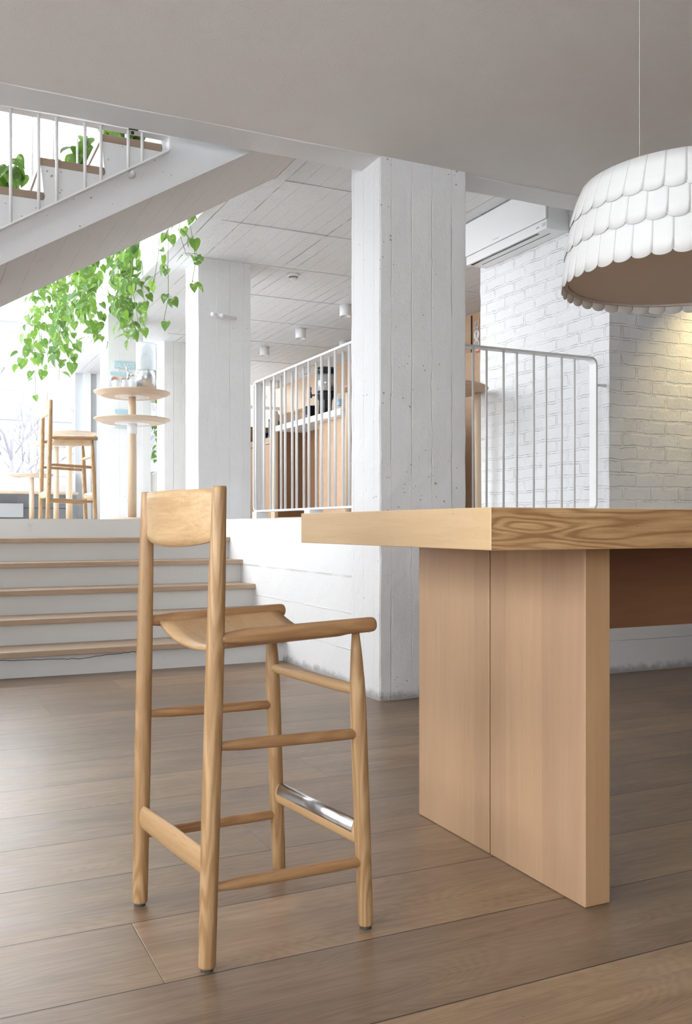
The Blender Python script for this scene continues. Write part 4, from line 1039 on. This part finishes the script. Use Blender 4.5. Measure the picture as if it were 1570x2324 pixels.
# sloping planter fixed along the far side of the upper flight
pb = thing('planter_box', 'white sloping planter along the far side of the upper stair flight', 'planter', (0, 0, 0))
def zp(x, h): return 2.090 + .603 * x + h
bm = bmesh.new(); prism(bm, [(-.2, zp(-.2, .36)), (1.7, zp(1.7, .36)), (1.7, zp(1.7, .66)), (-.2, zp(-.2, .66))], 'Y', 6.321, 6.48); obj('trough', bm, M['wpaint'], pb)
bm = bmesh.new(); prism(bm, [(-.18, zp(-.18, .66)), (1.68, zp(1.68, .66)), (1.68, zp(1.68, .672)), (-.18, zp(-.18, .672))], 'Y', 6.33, 6.47); obj('soil', bm, M['kraft'], pb)
bm = bmesh.new()
for x in (.2, .8, 1.4): box(bm, x - .02, x + .02, 6.226, 6.322, zp(x, .40), zp(x, .43))
obj('bracket', bm, M['white'], pb)
# plants behind the upper flight
UP = 'pothos growing behind the upper stair treads'
for i, (x, z, n, lb) in enumerate(((.60, 3.27, 6, 'bright green pothos leaves behind the lowest visible upper tread'), (1.01, 3.50, 8, 'bright green pothos leaves behind the middle upper tread'), (1.33, 3.71, 13, 'bushy bright green pothos behind the topmost visible upper tread'))):
    rng = random.Random(40 + i); vs2 = []
    for k in range(n):
        a = x + rng.uniform(-.12, .12); y = 6.42 + rng.uniform(-.08, .10); zz = z + rng.uniform(-.04, .10)
        vs2.append(((x, 6.37, z - .15), [(x, 6.37, z - .15), ((x + a) / 2, y, zz - .02), (a, y, zz), (a + .04, y - .02, zz - .05)], (0, 0), 1.1))
    plant('pothos', lb, vs2, .105, 50 + i, UP)
# plants at the back windows
plant('window_plant', 'small climbing plant in the back window right of the glass dispenser', [((3.74, 15.3, 3.519), 1.65, (0, 0), .8), ((3.84, 15.3, 3.519), 1.1, (0, 0), .9)], .11, 61)
plant('window_plant', 'climbing plant between the second pillar and the slatted railing', [((4.72, 15.3, 3.519), 1.5, (.02, 0), 1), ((4.82, 15.3, 3.519), 1.3, (.02, 0), 1)], .12, 62)
plant('window_plant', 'sparse climbing plant behind the slatted railing bars left of the coffee urn', [((5.50, 15.2, 3.519), 1.1, (0, 0), .45)], .15, 63)

# ================================================================= OUTSIDE
struct('ground_snow', bx(-30, 60, YB + .2, 120, -.25, -.15), M['snow'], 'snow covered street outside', 'ground')
struct('ground_snow', bx(-30, XL - .3, -20, YB + .2, -.25, -.15), M['snow'], 'snow covered yard beside the building', 'ground')
def building(x0, x1, y, h, nx, nz, label, m):
    t = thing('apartment_building', label, 'building', (x0, y, -.2)); W = x1 - x0
    obj('facade', bx(0, W, 0, 8, 0, h), M[m], t); obj('roof', bx(-.3, W + .3, -.3, 8.2, h, h + .5), M['snow'], t)
    cw, ch = W / nx, h / nz; w0 = None
    for i in range(nx):
        for j in range(nz):
            if w0 is None: w0 = wi = obj('window', bx(0, cw * .5, -.05, .02, 0, ch * .5), M['winglass'], t)
            else: wi = w0.copy(); C.objects.link(wi)
            wi.location = (cw * (i + .25), 0, ch * (j + .3))
building(-6, 9.5, 44, 10.5, 7, 4, 'dull pinkish apartment block beyond the street window', 'facade')
building(10.5, 26, 48, 13, 6, 5, 'second pale apartment block farther right across the street', 'facade')
def tree(x, y, h, seed, label):
    rng = random.Random(seed); t = thing('bare_tree', label, 'tree', (x, y, -.15), group='bare winter trees across the street'); bt_, bb = bmesh.new(), bmesh.new()
    tube(bt_, [(0, 0, 0), (.05, 0, h * .3), (0, .05, h * .55)], [.14, .11, .07], 8); obj('trunk', bt_, M['bark'], t, True)
    def br(p, d, ln, r, lv):
        q = p + d * ln + Vector((0, 0, ln * .1)); tube(bb, [p, (p + q) / 2 + Vector((rng.uniform(-.08, .08),) * 3) * ln, q], [r, r * .8, r * .6], 5)
        if lv == 0: return
        for _ in range(3):
            nd = (d + Vector((rng.uniform(-.8, .8), rng.uniform(-.8, .8), rng.uniform(-.2, .6)))).normalized(); br(p + (q - p) * rng.uniform(.4, 1), nd, ln * .68, r * .55, lv - 1)
    for k in range(8):
        a = rng.uniform(0, 2 * PI); z = h * rng.uniform(.2, .55); br(Vector((0, 0, z)), Vector((math.cos(a), math.sin(a), rng.uniform(.5, 1.3))).normalized(), h * .22, .045, 3)
    obj('branches', bb, M['bark'], t, True)
tree(2.5, 27, 6.5, 5, 'bare winter tree behind the pale stool back'); tree(6.2, 30, 6, 6, 'bare winter tree between window post and pale stool')
tree(11.0, 30, 6.5, 8, 'bare winter tree seen through the window behind the dispenser')
car = thing('parked_car', 'snow-dusted parked car outside the street window', 'car', (3.75, 22.5, -.15))
bm = bmesh.new(); prism(bm, [(-2.1, .3), (2.1, .3), (2.15, .75), (1.9, .95), (1.1, 1.02), (.5, 1.48), (-1.0, 1.5), (-1.8, 1.0), (-2.12, .9)], 'Y', -.85, .85); bmesh.ops.bevel(bm, geom=bm.edges[:], offset=.08, segments=3, affect='EDGES'); obj('body', bm, M['carpaint'], car)
bm = bmesh.new(); prism(bm, [(.95, 1.04), (.47, 1.42), (-.95, 1.43), (-1.5, 1.04)], 'Y', -.87, .87); obj('windows', bm, M['carglass'], car)
for x in (-1.3, 1.3):
    for y in (-.78, .78):
        bm = bmesh.new(); rod(bm, (x, y - .1, .33), (x, y + .1, .33), [(0, .32), (1, .32)], 24); obj('wheel', bm, M['tyre'], car)
